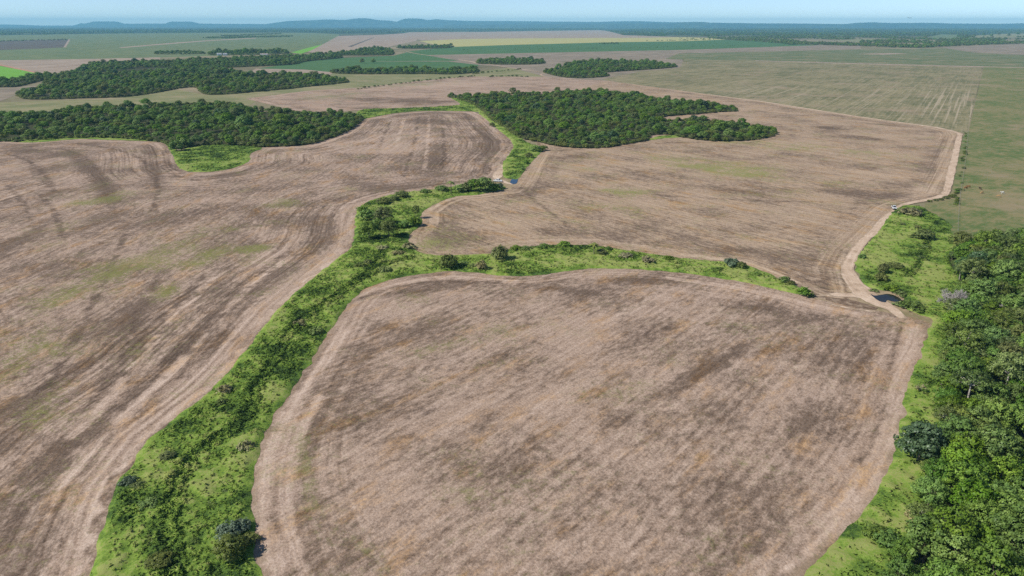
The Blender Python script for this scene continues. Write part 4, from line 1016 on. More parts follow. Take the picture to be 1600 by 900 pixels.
# ------------------------------------------------------------------ bushes of the green strips, one by one
BUSH = [('bdark', 362, 868, 52, 'largest dark rounded bush at the bottom of the green strip', 0.9), ('bsilver', 362, 838, 44, 'silvery bush directly behind the big dark bush at the bottom of the green strip', 0.8), ('bsilver', 378, 826, 30, 'smaller silvery bush hanging over the front field edge', 0.8), ('bdark', 392, 846, 26, 'dark bush squeezed between the silvery bush and the front field edge', 0.7),
        ('bsilver', 201, 757, 26, 'pale silvery bush alone on the left rim of the green strip', 0.8), ('bdark', 217, 762, 22, 'low dark bush just right of the pale silvery bush', 0.6),
        ('grey', 472, 512, 36, 'open dark twiggy small tree halfway along the green strip', 0.7), ('bolive', 494, 520, 26, 'low olive bush under the open twiggy tree', 0.7), ('bgrey', 383, 702, 26, 'grey scrub bush near the front field edge in the lower strip', 0.9), ('bgrey', 352, 613, 24, 'grey scrub bush on the left rim where the strip widens', 0.9), ('bolive', 346, 630, 20, 'small olive bush below the grey scrub on the left rim', 0.7), ('bdark', 262, 716, 26, 'low dark bush left of the stream line in the lower strip', 0.5), ('bdark', 250, 880, 40, 'low dark thicket in the stream line at the bottom edge', 0.45), ('bolive', 236, 845, 30, 'low olive thicket above the bottom stream line', 0.5), ('bgreen', 232, 790, 30, 'low green bush below the pale silvery bush', 0.5), ('bgreen', 300, 850, 24, 'green leafy bush left of the big dark bush', 0.5), ('bolive', 330, 790, 20, 'tiny olive bush in the middle of the lower strip', 0.5), ('bolive', 352, 770, 14, 'tiny dark tuft bush above the silvery bushes', 0.6),
        ('bdark', 700, 419, 30, 'dark dome shaped bush on the front field edge below the fork', 1.0), ('bdark', 781, 407, 26, 'taller dark bush standing right of the dome shaped bush', 1.25), ('bgrey', 752, 422, 18, 'slim greyish bush between the two dark bushes', 1.6), ('bolive', 740, 417, 16, 'low olive bush left of the slim greyish bush', 0.7), ('bgreen', 725, 414, 16, 'small green bush right of the dome shaped bush', 0.6),
        ('mid2', 577, 373, 30, 'dark tree at the left front of the thicket where the strip bends', 0.8), ('dull', 608, 371, 32, 'broad dark tree at the right front of the thicket where the strip bends', 0.75), ('dull', 600, 352, 30, 'tall dark tree at the back of the thicket where the strip bends', 0.85), ('bgreen', 574, 344, 30, 'green bush left behind the thicket where the strip bends', 0.9), ('bgreen', 590, 358, 26, 'green bush in the heart of the thicket where the strip bends', 1.0), ('bgreen', 646, 353, 24, 'green bush at the tip beside the middle field', 1.0), ('dull', 650, 341, 14, 'narrow dark tree above the bush at the tip beside the middle field', 1.3), ('bgreen', 634, 355, 22, 'low bush joining the thicket to the middle field tip', 0.8), ('bgreen', 620, 358, 18, 'small bush between the thicket and the tip bush', 0.8), ('bgrey', 638, 388, 22, 'pale grey bush on the middle field edge below the tip', 0.7), ('bgrey', 622, 398, 20, 'grey scrub left of the pale grey bush', 0.6), ('bgrey', 598, 390, 20, 'brownish grey scrub in the middle of the fork', 0.6), ('bolive', 602, 424, 24, 'olive bush at the end of the stream line in the fork', 0.7), ('bolive', 563, 418, 22, 'olive bush left of the stream line in the fork', 0.7), ('bdark', 575, 413, 14, 'small dark bush beside the stream line in the fork', 0.8),
        ('bdark', 600, 319, 22, 'dark bush on the outer curve of the upper strip', 0.7), ('bdark', 628, 309, 22, 'dark bush on the track side of the upper strip', 0.7), ('bdark', 616, 314, 16, 'small bush between the two dark bushes of the upper strip', 0.7), ('bgreen', 566, 330, 18, 'leafy bush on the outer bend of the upper strip', 0.7), ('bgreen', 664, 302, 18, 'low bush on the track side right of the dark ones', 0.6), ('bgreen', 690, 299, 20, 'bush left of the small palm', 0.8), ('palm', 705, 303, 16, 'small palm in the upper strip', 1.0), ('bgreen', 722, 299, 22, 'green bush right of the small palm', 0.9), ('mid2', 742, 300, 26, 'largest tree of the clump below the white pickup', 0.7), ('mid2', 758, 299, 26, 'rounded tree at the right of the clump below the white pickup', 0.75), ('bdark', 730, 300, 20, 'dark bush at the left of the clump below the white pickup', 1.1), ('bgreen', 770, 298, 20, 'leafy bush at the right end of the clump below the white pickup', 1.0), ('bsilver', 781, 295, 12, 'small pale bush beside the sandy crossing', 1.3),
        ('bgreen', 806, 390, 18, 'low bush at the left end of the hedge line of the right branch', 0.6), ('bgreen', 822, 391, 18, 'second low bush of the hedge line of the right branch', 0.6), ('bgreen', 850, 388, 22, 'spreading low bush in the hedge line of the right branch', 0.5), ('bgreen', 882, 386, 20, 'rounded bush in the hedge line of the right branch', 0.8), ('palm', 928, 398, 20, 'small palm in the right branch of the strip', 0.75), ('bdark', 940, 398, 16, 'dark bush right of the palm in the right branch', 0.8), ('bgreen', 951, 391, 10, 'small round bush on the middle field edge above the palm', 1.0), ('bgrey', 1012, 411, 22, 'grey olive bush midway along the right branch', 0.9), ('bgreen', 1045, 407, 18, 'bush right of the grey olive bush', 0.7), ('bgrey', 978, 402, 24, 'low grey scrub left of the grey olive bush', 0.5), ('bsilver', 1142, 416, 24, 'pale leafy bush towards the end of the right branch', 0.9), ('bdark', 1158, 419, 16, 'dark bush beside the pale leafy bush', 0.9), ('bolive', 1122, 423, 20, 'olive bush in front of the pale leafy bush', 0.6), ('bgreen', 1180, 430, 18, 'low bush right of the dark and pale pair', 0.5), ('bgreen', 1226, 441, 16, 'green bush near the tip of the right branch', 1.0), ('bdark', 1236, 445, 12, 'dark bush near the tip of the right branch', 0.8), ('bgreen', 1256, 463, 22, 'last rounded bush at the tip of the right branch', 1.1), ('bolive', 1268, 463, 12, 'tiny bush at the very tip of the right branch', 0.7),
        ('bgreen', 1347, 404, 12, 'small pale bush where the meadow meets the dirt road', 1.0), ('bdark', 1379, 428, 16, 'tall dark bush in the meadow above the dark pond', 1.5), ('bdark', 1376, 439, 20, 'dark bush just above the dark pond', 0.9), ('bdark', 1398, 420, 24, 'low dark bush right of the tall one above the pond', 0.6), ('bgreen', 1412, 424, 14, 'small bush at the right end above the pond', 0.6), ('bolive', 1406, 462, 20, 'rushy olive clump at the right rim of the dark pond', 0.8), ('bgreen', 1392, 454, 24, 'low green bush behind the dark pond', 0.6), ('bolive', 1365, 455, 14, 'brownish clump at the left rim of the dark pond', 0.6), ('bolive', 1424, 482, 42, 'wide brownish olive scrub in front of the dark pond', 0.5), ('bolive', 1408, 478, 24, 'low scrub at the front rim of the dark pond', 0.5), ('bdark', 1443, 374, 28, 'dark wide bush at the head of the meadow ditch', 0.8), ('bolive', 1430, 372, 20, 'olive bush left of the dark wide bush', 0.6), ('bolive', 1447, 388, 14, 'brown olive bush in the meadow ditch', 0.8), ('bolive', 1440, 404, 12, 'small brown bush lower down the meadow ditch', 0.8), ('bgrey', 1422, 336, 34, 'wide grey green bush at the top of the meadow by the dark pickup', 0.6), ('bdark', 1410, 352, 8, 'tiny dark bush in the upper meadow', 0.8), ('bdark', 1433, 357, 10, 'small dark bush above the meadow ditch', 0.8), ('bolive', 1383, 806, 12, 'single small reddish brown bush on the lower meadow', 0.8), ('bgreen', 1368, 838, 40, 'spreading leafy bush at the front of the lower wood edge', 0.7), ('bgreen', 1388, 852, 44, 'big leafy bush in front of the lower wood edge', 0.8), ('bgrey', 1425, 812, 26, 'grey brown scrub at the lower wood edge', 1.0),
        ('bdark', 769, 198, 9, 'single dark bush in the grassy strip left of the central wood', 1.0), ('bgreen', 836, 237, 18, 'bush at the lower left corner of the central wood', 0.9), ('bdark', 826, 247, 12, 'dark bush in the ditch above the blue pond', 1.0), ('bgreen', 848, 235, 16, 'right one of the bushes under the central wood corner', 0.8), ('bgreen', 822, 256, 9, 'small bush in the ditch above the blue pond', 1.0), ('bgreen', 817, 266, 8, 'lowest bush in the ditch above the blue pond', 1.0), ('bgreen', 806, 247, 8, 'small bush in the middle of the grassy strip above the pond', 0.8), ('bgreen', 276, 236, 22, 'light green bush at the corner between the left wood and the grass bay', 1.2), ('bgreen', 290, 230, 20, 'second light bush above the grass bay', 1.2)]
for key, px, py, w, lab, hk in BUSH:
    at_px(key, px, py, w, lab, None, None, hk)

# ------------------------------------------------------------------ woods too dense to count: point clouds instancing tree crowns
def wood_nodes(name, keys):
    ng = bpy.data.node_groups.new(name, 'GeometryNodeTree')
    ng.interface.new_socket(name='Geometry', in_out='INPUT', socket_type='NodeSocketGeometry')
    ng.interface.new_socket(name='Geometry', in_out='OUTPUT', socket_type='NodeSocketGeometry')
    gi = ng.nodes.new('NodeGroupInput'); go = ng.nodes.new('NodeGroupOutput')
    L = ng.links
    g2i = ng.nodes.new('GeometryNodeGeometryToInstance')
    for k in reversed(keys):
        oi = ng.nodes.new('GeometryNodeObjectInfo'); oi.inputs['Object'].default_value = FIRST[k][0]
        L.new(oi.outputs['Geometry'], g2i.inputs[0])
    iop = ng.nodes.new('GeometryNodeInstanceOnPoints')
    L.new(gi.outputs[0], iop.inputs['Points']); L.new(g2i.outputs[0], iop.inputs['Instance'])
    iop.inputs['Pick Instance'].default_value = True
    def named(n, typ):
        a = ng.nodes.new('GeometryNodeInputNamedAttribute'); a.data_type = typ; a.inputs['Name'].default_value = n
        return a.outputs['Attribute']
    L.new(named('pick', 'INT'), iop.inputs['Instance Index'])
    L.new(named('scl', 'FLOAT_VECTOR'), iop.inputs['Scale'])
    cx = ng.nodes.new('ShaderNodeCombineXYZ'); L.new(named('rot', 'FLOAT'), cx.inputs[2])
    e2r = ng.nodes.new('FunctionNodeEulerToRotation'); L.new(cx.outputs[0], e2r.inputs[0])
    L.new(e2r.outputs[0], iop.inputs['Rotation'])
    L.new(iop.outputs[0], go.inputs[0])
    return ng
# one far proto of each kind must exist as a real bush before it can be instanced
def far_bush(key, px, py, w, label):
    PROTO[key]['desc'] = label
    at_px(key, px, py, w, label, None, None, 1.0)
far_bush('far', 566, 99.5, 8, 'left one of the two small trees standing in the deep green field')
far_bush('far2', 584, 98.5, 7, 'right one of the two small trees standing in the deep green field')
NEAR_KEYS = ['mid', 'mid2', 'bright2', 'olive2', 'dull', 'dark', 'grey', 'bright', 'bdark']
for k in NEAR_KEYS + ['bgreen']:
    assert k in FIRST, k
NG_near = wood_nodes('wood_near', NEAR_KEYS)
NG_far = wood_nodes('wood_far', ['far', 'far2'])

def wood(name, P, pick, scl, rot, label, ng, kind='stuff'):
    me = bpy.data.meshes.new(name)
    me.vertices.add(len(P)); me.vertices.foreach_set('co', np.column_stack([P, np.full(len(P), GROUND_Z - 0.1)]).astype(np.float32).ravel())
    a = me.attributes.new('pick', 'INT', 'POINT'); a.data.foreach_set('value', np.asarray(pick, np.int32))
    a = me.attributes.new('scl', 'FLOAT_VECTOR', 'POINT'); a.data.foreach_set('vector', np.asarray(scl, np.float32).ravel())
    a = me.attributes.new('rot', 'FLOAT', 'POINT'); a.data.foreach_set('value', np.asarray(rot, np.float32))
    o = link_mesh(name, me)
    o.modifiers.new('trees', 'NODES').node_group = ng
    return tag(o, label, 'wood', kind=kind)

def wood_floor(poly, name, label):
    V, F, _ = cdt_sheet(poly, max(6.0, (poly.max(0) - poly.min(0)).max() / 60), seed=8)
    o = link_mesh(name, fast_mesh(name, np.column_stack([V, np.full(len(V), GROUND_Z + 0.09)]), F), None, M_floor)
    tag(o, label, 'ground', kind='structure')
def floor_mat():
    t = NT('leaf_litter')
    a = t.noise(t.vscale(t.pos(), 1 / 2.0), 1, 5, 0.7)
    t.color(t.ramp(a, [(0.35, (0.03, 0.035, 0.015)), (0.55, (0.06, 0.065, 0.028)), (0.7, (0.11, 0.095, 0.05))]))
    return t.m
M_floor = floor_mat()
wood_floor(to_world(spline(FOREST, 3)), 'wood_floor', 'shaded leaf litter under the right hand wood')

def near_wood(px, dmin, label, ind, holes=(), seed=1, size=(0.62, 0.98), where='', floor=True):
    """trees of a mid-distance wood: the nearest IND as things, the rest as one mass"""
    global N_IND
    r = np.random.default_rng(seed)
    w = to_world(spline(px, 3))
    hw = [to_world(h) for h in holes]
    P = scatter(w, dmin, r, mask=(lambda Q: ~np.any([in_poly(Q, h) for h in hw], 0)) if hw else None)
    pp = np.array([project(x, y, 8) for x, y in P])
    P = P[(pp[:, 0] > -40) & (pp[:, 0] < 1640)]
    ed = seg_dist(P, w)
    k = fbm(P[:, 0] / 40, P[:, 1] / 40, seed + 3, 3)
    n = len(P)
    gap = fbm(P[:, 0] / 11, P[:, 1] / 11, seed + 31, 3) > 0.33
    P, ed, k = P[gap], ed[gap], k[gap]; n = len(P)
    wt = np.stack([0.30 + 0 * k, 0.26 + 0 * k, 0.06 + 0.5 * np.clip(k - 0.5, 0, 1), 0.14 + 0.4 * np.clip(0.5 - k, 0, 1), 0.18 + 0 * k, 0.02 + 0 * k, 0.085 + 0 * k, 0.03 + 0.3 * np.clip(k - 0.55, 0, 1)], 1)
    wt /= wt.sum(1)[:, None]
    pick = (r.random((n, 1)) > np.cumsum(wt, 1)).sum(1)
    s = size[0] * 0.85 + (size[1] * 1.5 - size[0] * 0.85) * r.beta(1.5, 3.0, n)
    s = s * (0.85 + 0.6 * (fbm(P[:, 0] / 22, P[:, 1] / 22, seed + 8, 2) - 0.5))
    s = np.where(ed < 3, s * 0.78, s)
    scl = np.stack([s * 1.05, s * r.uniform(0.85, 1.2, n), s * r.uniform(0.62, 1.0, n)], 1)
    rot = r.uniform(0, 6.28, n)
    order = np.argsort(P[:, 1])
    for i in order[:ind]:
        key = NEAR_KEYS[min(pick[i], 7)]
        d = PROTO[key]['desc']
        plant(key, P[i, 0], P[i, 1], s[i], rot[i], f'{d} on the near edge of {where}', f'{d}s on the near edge of {where}', scl[i, 2])
        N_IND += 1
    rest = order[ind:]
    # low skirt of bushes round the rim so that the edge is closed to the ground
    rim = resample(w, 4.0); rim = rim + r.normal(0, 0.8, rim.shape)
    if hw: pass
    m = len(rim); bs = r.uniform(0.7, 1.3, m)
    Pm = np.concatenate([P[rest], rim]); pk = np.concatenate([pick[rest], np.full(m, 8)])
    sc = np.concatenate([scl[rest], np.stack([bs, bs, bs * r.uniform(0.6, 1.0, m)], 1)])
    wood('wood', Pm, pk, sc, np.concatenate([rot[rest], r.uniform(0, 6.28, m)]), label, NG_near)
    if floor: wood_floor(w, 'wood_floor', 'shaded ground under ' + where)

W1 = [(-120, 226), (0, 221), (26, 222), (60, 219), (100, 216), (170, 215.5), (230, 219.5), (256, 223), (274, 232), (288, 231), (334, 226), (400, 228.5), (420, 229.5), (476, 226), (510, 217.5), (546, 203), (558, 193), (564, 185), (556, 182), (518, 178), (480, 180), (434, 175), (400, 174), (364, 166), (346, 164), (280, 165), (220, 167), (140, 172), (60, 180), (0, 181), (-120, 186)]
W2 = [(702, 151.5), (712, 154), (728, 158.5), (752, 169.5), (770, 187), (790, 200), (814, 215), (842, 222), (877, 229), (932, 231.5), (980, 225), (1008, 219), (1016, 211), (1050, 211), (1077, 216.5), (1115, 220.5), (1165, 219.5), (1195, 215), (1210, 210), (1203, 203), (1170, 197), (1120, 192), (1085, 190.5), (1035, 190.5), (1029, 183), (1085, 178.5), (1130, 174.5), (1150, 174), (1140, 168.5), (1100, 163.5), (1050, 159.5), (1000, 151.5), (947, 145), (905, 146), (804, 148), (740, 152)]
near_wood(W2, 5.4, 'dense dark green wood in the middle of the picture, everything behind its front trees', max(0, min(45, 290 - N_IND)), seed=3, where='the central wood')
near_wood(W1, 5.6, 'dense dark green wood at left behind the big field, everything behind its front trees', max(0, min(45, 296 - N_IND)), seed=4, where='the left wood', size=(0.66, 1.05))
WB1 = [(-80, 139), (0, 136.5), (26, 135.5), (60, 127), (76, 127), (60, 138), (36, 143), (28, 148), (40, 154.5), (80, 155), (130, 153.5), (192, 151.5), (240, 145.5), (280, 138), (308, 137), (320, 147), (350, 147.5), (386, 144.5), (410, 142.5), (454, 138.5), (480, 135.5), (538, 129.5), (538, 126), (500, 120), (480, 118.5), (446, 116.5), (400, 116), (380, 117), (366, 112), (346, 106.5), (420, 103), (460, 100.5), (478, 96), (530, 91), (528, 88.5), (480, 88), (460, 88), (408, 90), (320, 94.5), (290, 95.5), (220, 98), (170, 99), (138, 102), (128, 108), (112, 113), (96, 117), (62, 119), (36, 123), (0, 128), (-80, 134)]
near_wood(WB1, 8.0, 'long dark wood in several arms in the left distance', 0, holes=[[(172, 112), (215, 107), (275, 106), (280, 109), (240, 113), (200, 116), (178, 115)], [(52, 132), (66, 131), (66, 137), (54, 137)], [(100, 134), (120, 132), (120, 136), (102, 137)]], seed=5, where='the long left wood', size=(0.8, 1.2))
near_wood([(468, 89), (520, 85), (556, 80), (594, 75), (610, 78), (613, 85.5), (580, 86.5), (530, 87), (500, 90)], 10.0, 'dark wood beside the pinkish field in the distance', 0, seed=6, where='the wood beside the pinkish field', size=(0.9, 1.35))
near_wood([(626, 73.5), (700, 72), (706, 73.5), (690, 75.5), (632, 76)], 12.0, 'small narrow wood in front of the yellow field', 0, seed=7, where='the narrow wood by the yellow field', size=(1.0, 1.4))
near_wood([(520, 114), (560, 116), (652, 115.5), (708, 116), (744, 113), (742, 109), (700, 109), (620, 110), (560, 110), (524, 111)], 8.0, 'long row of dark trees in front of the deep green field', 0, seed=8, where='the row of trees by the deep green field', size=(0.8, 1.25))
near_wood([(748, 99.5), (790, 101), (830, 100.5), (851, 98.5), (840, 94.5), (800, 93.5), (770, 93.5), (750, 95.5)], 9.0, 'small round wood right of the pale winding road', 0, seed=9, where='the small round wood', size=(0.8, 1.2))
near_wood([(851, 113.5), (877, 120), (910, 122), (950, 119), (945, 113.5), (1015, 108.5), (1054, 105), (1050, 102), (1015, 98.5), (985, 97), (942, 95.5), (888, 100), (880, 106), (856, 111)], 8.5, 'two lobed dark wood behind the central wood', 0, seed=10, where='the two lobed wood', size=(0.8, 1.2))
near_wood([(330, 86), (362, 86), (388, 86), (408, 85.5), (446, 84), (446, 81), (408, 81.5), (362, 82.5), (330, 83.5)], 10.0, 'tall trees around the white farm sheds in the far left', 0, seed=11, where='the farm trees', size=(1.1, 1.9), floor=False)
near_wood([(244, 84.5), (280, 85), (318, 84), (312, 81.5), (280, 81), (250, 82)], 10.0, 'thin line of trees in the far left green field', 0, seed=12, where='the thin tree line', size=(0.7, 1.1), floor=False)

def far_wood(px, label, n, seed, size=(0.9, 1.7), patchy=0.0, holes=(), flat=0.8):
    r = np.random.default_rng(seed)
    w = to_world(px); hw = [to_world(h) for h in holes]
    lo, hi = w.min(0), w.max(0)
    out = []; tot = 0
    while tot < n:
        # as many trees per picture line near and far: draw in the picture's depth, then place on the ground
        q = np.column_stack([r.uniform(lo[0], hi[0], 40000), r.uniform(lo[1], hi[1], 40000)])
        q = q[in_poly(q, w)]
        keep = r.random(len(q)) < np.clip((lo[1] / q[:, 1]) ** 1.2, 0.1, 1)
        if patchy: keep &= fbm(q[:, 0] / 260, q[:, 1] / 420, seed + 1, 4) > patchy
        for h in hw: keep &= ~in_poly(q, h)
        q = q[keep]; out.append(q); tot += len(q)
        if len(out) > 60: break
    P = np.concatenate(out)[:n]; m = len(P)
    s = r.uniform(*size, m)
    wood('wood', P, r.integers(0, 2, m), np.stack([s, s, s * flat * r.uniform(0.6, 1.1, m)], 1), r.uniform(0, 6.28, m), label, NG_far)
far_wood([(316, 60), (330, 58.2), (400, 57), (458, 56.4), (458, 57.8), (400, 59), (350, 60.3)], 'dark plantation strip in the far left green field', 500, 21, (0.9, 1.5))
far_wood([(345, 56.2), (400, 54), (440, 52.6), (440, 53.4), (400, 55), (350, 57)], 'thin dark plantation line at the far end of the green field', 300, 22, (0.9, 1.5))
far_wood([(0, 64.5), (60, 62.6), (108, 62), (108, 62.8), (60, 63.6), (0, 65.4)], 'row of small trees at the back of the dark brown plot', 60, 27, (0.6, 1.2))
far_wood([(935, 68), (965, 67), (966, 68.5), (940, 69.5)], 'small dark thicket between the yellow and the deep green field', 50, 28, (0.6, 1.0))
far_wood([(1000, 64.6), (1060, 62.8), (1100, 61.6), (1116, 61.6), (1116, 62.6), (1060, 64)], 'thin bushy line at the right end of the yellow field', 60, 29, (0.5, 0.9))
far_wood([(947, 48.5), (975, 55), (1050, 57.2), (1087, 58.4), (1132, 61), (1147, 63), (1190, 65.3), (1237, 69.6), (1270, 69.8), (1292, 70.5), (1335, 71.5), (1360, 72.2), (1412, 74.4), (1437, 74.6), (1475, 72.6), (1550, 69.6), (1600, 68), (1750, 65), (1750, 46), (1600, 45.5), (1400, 44.5), (1200, 43.5), (1000, 44.5)], 'broad patchy woodland rising in the right distance', 17000, 23, (0.9, 2.1), 0.48,
         holes=[[(1450, 58), (1470, 53.5), (1496, 54), (1494, 60.5), (1465, 62)], [(1512, 56.5), (1560, 53), (1610, 52), (1620, 57.5), (1560, 59), (1525, 59.5)], [(1300, 63), (1360, 60.5), (1400, 62), (1340, 65.5)], [(1330, 69.8), (1360, 68.6), (1366, 70.2), (1340, 71.2)]])
far_wood([(-60, 55.2), (0, 55), (160, 52.3), (330, 50.8), (460, 50.4), (540, 51.8), (620, 51.4), (700, 49), (850, 47.2), (945, 46.5), (945, 44.2), (800, 44.5), (600, 45), (300, 45), (0, 45.5), (-60, 46)], 'long belt of bluish distant woods across the left', 9000, 24, (1.2, 2.4), 0.42)

far_wood([(1100, 58), (1147, 61.5), (1190, 63.5), (1237, 67.5), (1270, 67.8), (1292, 68.5), (1335, 69.5), (1412, 72), (1437, 72.4), (1475, 70.6), (1550, 67.4), (1620, 65.6), (1620, 68), (1550, 69.8), (1475, 73), (1437, 75), (1412, 74.8), (1335, 71.8), (1270, 70.2), (1237, 70), (1190, 65.8), (1147, 63.2), (1110, 60.4)], 'tall front rank of trees along the foot of the right woodland', 900, 33, (1.1, 2.0))
far_wood([(640, 78.6), (800, 77.2), (1000, 74.4), (1180, 70.6), (1180, 71), (1000, 74.9), (800, 77.8), (640, 79.2)], 'thin dotted hedge line inside the long deep green field', 60, 31, (0.3, 0.6))
far_wood([(1060, 59.6), (1130, 61.2), (1130, 62), (1060, 60.4)], 'bushes along the end of the yellow field', 30, 32, (0.5, 1.0))
# pale clearings among the right-hand woodland
patch('clearing', [(1450, 58), (1470, 53.5), (1496, 54), (1494, 60.5), (1465, 62)], MG_far, zz(), 'light green clearing in the far right woodland')
patch('clearing', [(1512, 56.5), (1560, 53), (1610, 52), (1620, 57.5), (1560, 59), (1525, 59.5)], MO, zz(), 'pale grassy clearing at the far right edge')
patch('clearing', [(1300, 63), (1360, 60.5), (1400, 62), (1340, 65.5)], MO, zz(), 'narrow clearing in the far right woodland')
for i, (px, py) in enumerate([(1522, 58.4), (1548, 57.4), (1560, 55.2), (1590, 54.6), (1576, 57.2), (1536, 56.4)]):
    at_px(['far', 'far2'][i % 2], px, py, 5, 'lone dark tree in the pale grassy clearing at the far right', 'lone trees in the far right clearing')

# ------------------------------------------------------------------ hills on the horizon
def hill_mat():
    t = NT('wooded_hill')
    a = t.noise(t.vscale(t.pos(), (1 / 220, 1 / 220, 1 / 60)), 1, 6, 0.6)
    t.color(t.ramp(a, [(0.35, (0.025, 0.04, 0.02)), (0.55, (0.05, 0.075, 0.032)), (0.7, (0.11, 0.12, 0.06))])); return t.m
M_hill = hill_mat()
def hill(prof, dist, deep, label, seed):
    """a ridge: crest heights from the profile (photo px -> px above the flat horizon), a real body DEEP metres thick"""
    xs = np.linspace(prof[0][0], prof[-1][0], 220)
    hp_ = np.interp(xs, [p[0] for p in prof], [p[1] for p in prof])
    f = FPX / CP
    X = (xs - 800) / FPX * dist * 1.0
    rows = 16
    V = []
    for j in range(rows + 1):
        v = j / rows
        y = dist + (v - 0.5) * deep
        prof_v = math.sin(math.pi * v) ** 0.7 if 0 < v < 1 else 0
        crest = CAM_H + hp_ * dist / f
        n = fbm(X / 420, np.full_like(X, y / 420), seed, 4) - 0.5
        n2 = fbm(X / 90, np.full_like(X, y / 90), seed + 2, 3) - 0.5
        z = np.maximum(crest * prof_v * (1 + 0.10 * n) + 10 * n2 * prof_v, -2)
        V.append(np.column_stack([X * (y / dist), np.full_like(X, y), z]))
    V = np.concatenate(V); m = len(xs)
    ii = (np.arange(rows)[:, None] * m + np.arange(m - 1)).ravel()
    o = link_mesh('hills', fast_mesh('hills', V, np.stack([ii, ii + 1, ii + 1 + m, ii + m], 1), smooth=True), None, M_hill)
    tag(o, label, 'hills', kind='structure')
hill([(-250, -2.8), (0, -1.6), (60, -1.0), (110, -2.8), (158, -2.8), (166, 0.2), (172, 0.8), (178, -0.4), (184, 3.2), (200, 3.5), (222, 3.2), (232, -0.2), (270, 0.3), (292, -0.2), (300, 3.0), (330, 3.2), (342, 0.3), (380, -0.2), (440, -0.4), (470, 3.6), (500, 4.9), (530, 6.1), (556, 5.2), (566, 6.8), (580, 8.0), (592, 7.8), (604, 5.2), (620, 4.7), (632, 3.0), (640, 6.6), (652, 7.8), (668, 7.3), (676, 4.9), (690, 6.6), (704, 5.2), (730, 4.2), (800, 3.7), (850, 3.2), (930, 2.5), (950, 3.5), (985, 3.7), (1010, 2.8), (1100, 0.8)], 24500, 3000, 'low blue flat topped hills along the left and middle horizon', 70)
hill([(700, -2), (900, -0.5), (1040, 0.5), (1050, 2.2), (1078, 2.6), (1090, 1.4), (1150, 0.6), (1230, 0.2), (1290, -0.5), (1302, 1.2), (1330, 2.2), (1352, 1.0), (1420, 1.2), (1440, 0.4), (1500, -0.2), (1560, 0.8), (1640, 1.0), (1900, -1)], 20000, 3000, 'long low blue ridge along the right horizon', 80)

# ------------------------------------------------------------------ vehicles, cattle, fence, sheds
def plain(name, c, rough=0.5, metal=0.0, spec=0.4):
    t = NT(name)
    n = t.noise(t.vscale(t.pos(), 3.0), 1, 3, 0.6)
    t.color(t.mix(n, tuple(x * 0.88 for x in c), tuple(min(1, x * 1.08) for x in c)))
    t.bsdf.inputs['Roughness'].default_value = rough; t.bsdf.inputs['Metallic'].default_value = metal
    t.bsdf.inputs['Specular IOR Level'].default_value = spec
    return t.m
M_white = plain('white_paint', (0.78, 0.78, 0.77), 0.3); M_silver = plain('silver_paint', (0.60, 0.60, 0.60), 0.35, 0.0)
M_glass = plain('dark_glass', (0.02, 0.025, 0.03), 0.06, spec=0.6); M_tyre = plain('tyre_rubber', (0.02, 0.02, 0.02), 0.8); M_rim = plain('wheel_rim', (0.45, 0.45, 0.46), 0.35, 0.7)
M_black = plain('black_trim', (0.025, 0.025, 0.028), 0.5); M_red = plain('tail_lamp_red', (0.35, 0.02, 0.02), 0.3); M_lamp = plain('clear_lamp', (0.7, 0.7, 0.68), 0.15)

def bm_obj(name, bm, mat, parent, bevel=0.0, smooth=False):
    me = bpy.data.meshes.new(name)
    if bevel: bmesh.ops.bevel(bm, geom=[e for e in bm.edges], offset=bevel, segments=2, affect='EDGES', clamp_overlap=True)
    bmesh.ops.recalc_face_normals(bm, faces=bm.faces)
    bm.to_mesh(me); bm.free()
    if smooth: me.polygons.foreach_set('use_smooth', [True] * len(me.polygons))
    return link_mesh(name, me, parent, mat)
def prism(profile, y0, y1, taper=None):
    """side profile in x,z swept across y; taper: inset of the points above a height"""
    bm = bmesh.new()
    def ins(z, s):
        return s * (0 if taper is None else max(0, (z - taper[0])) * taper[1])
    a = [bm.verts.new((x, y0 + ins(z, 1), z)) for x, z in profile]; b = [bm.verts.new((x, y1 - ins(z, 1), z)) for x, z in profile]
    n = len(profile)
    bm.faces.new(a); bm.faces.new(b[::-1])
    for i in range(n): bm.faces.new((a[i], b[i], b[(i + 1) % n], a[(i + 1) % n]))
    return bm
def box_bm(x0, x1, y0, y1, z0, z1):
    return prism([(x0, z0), (x1, z0), (x1, z1), (x0, z1)], y0, y1)
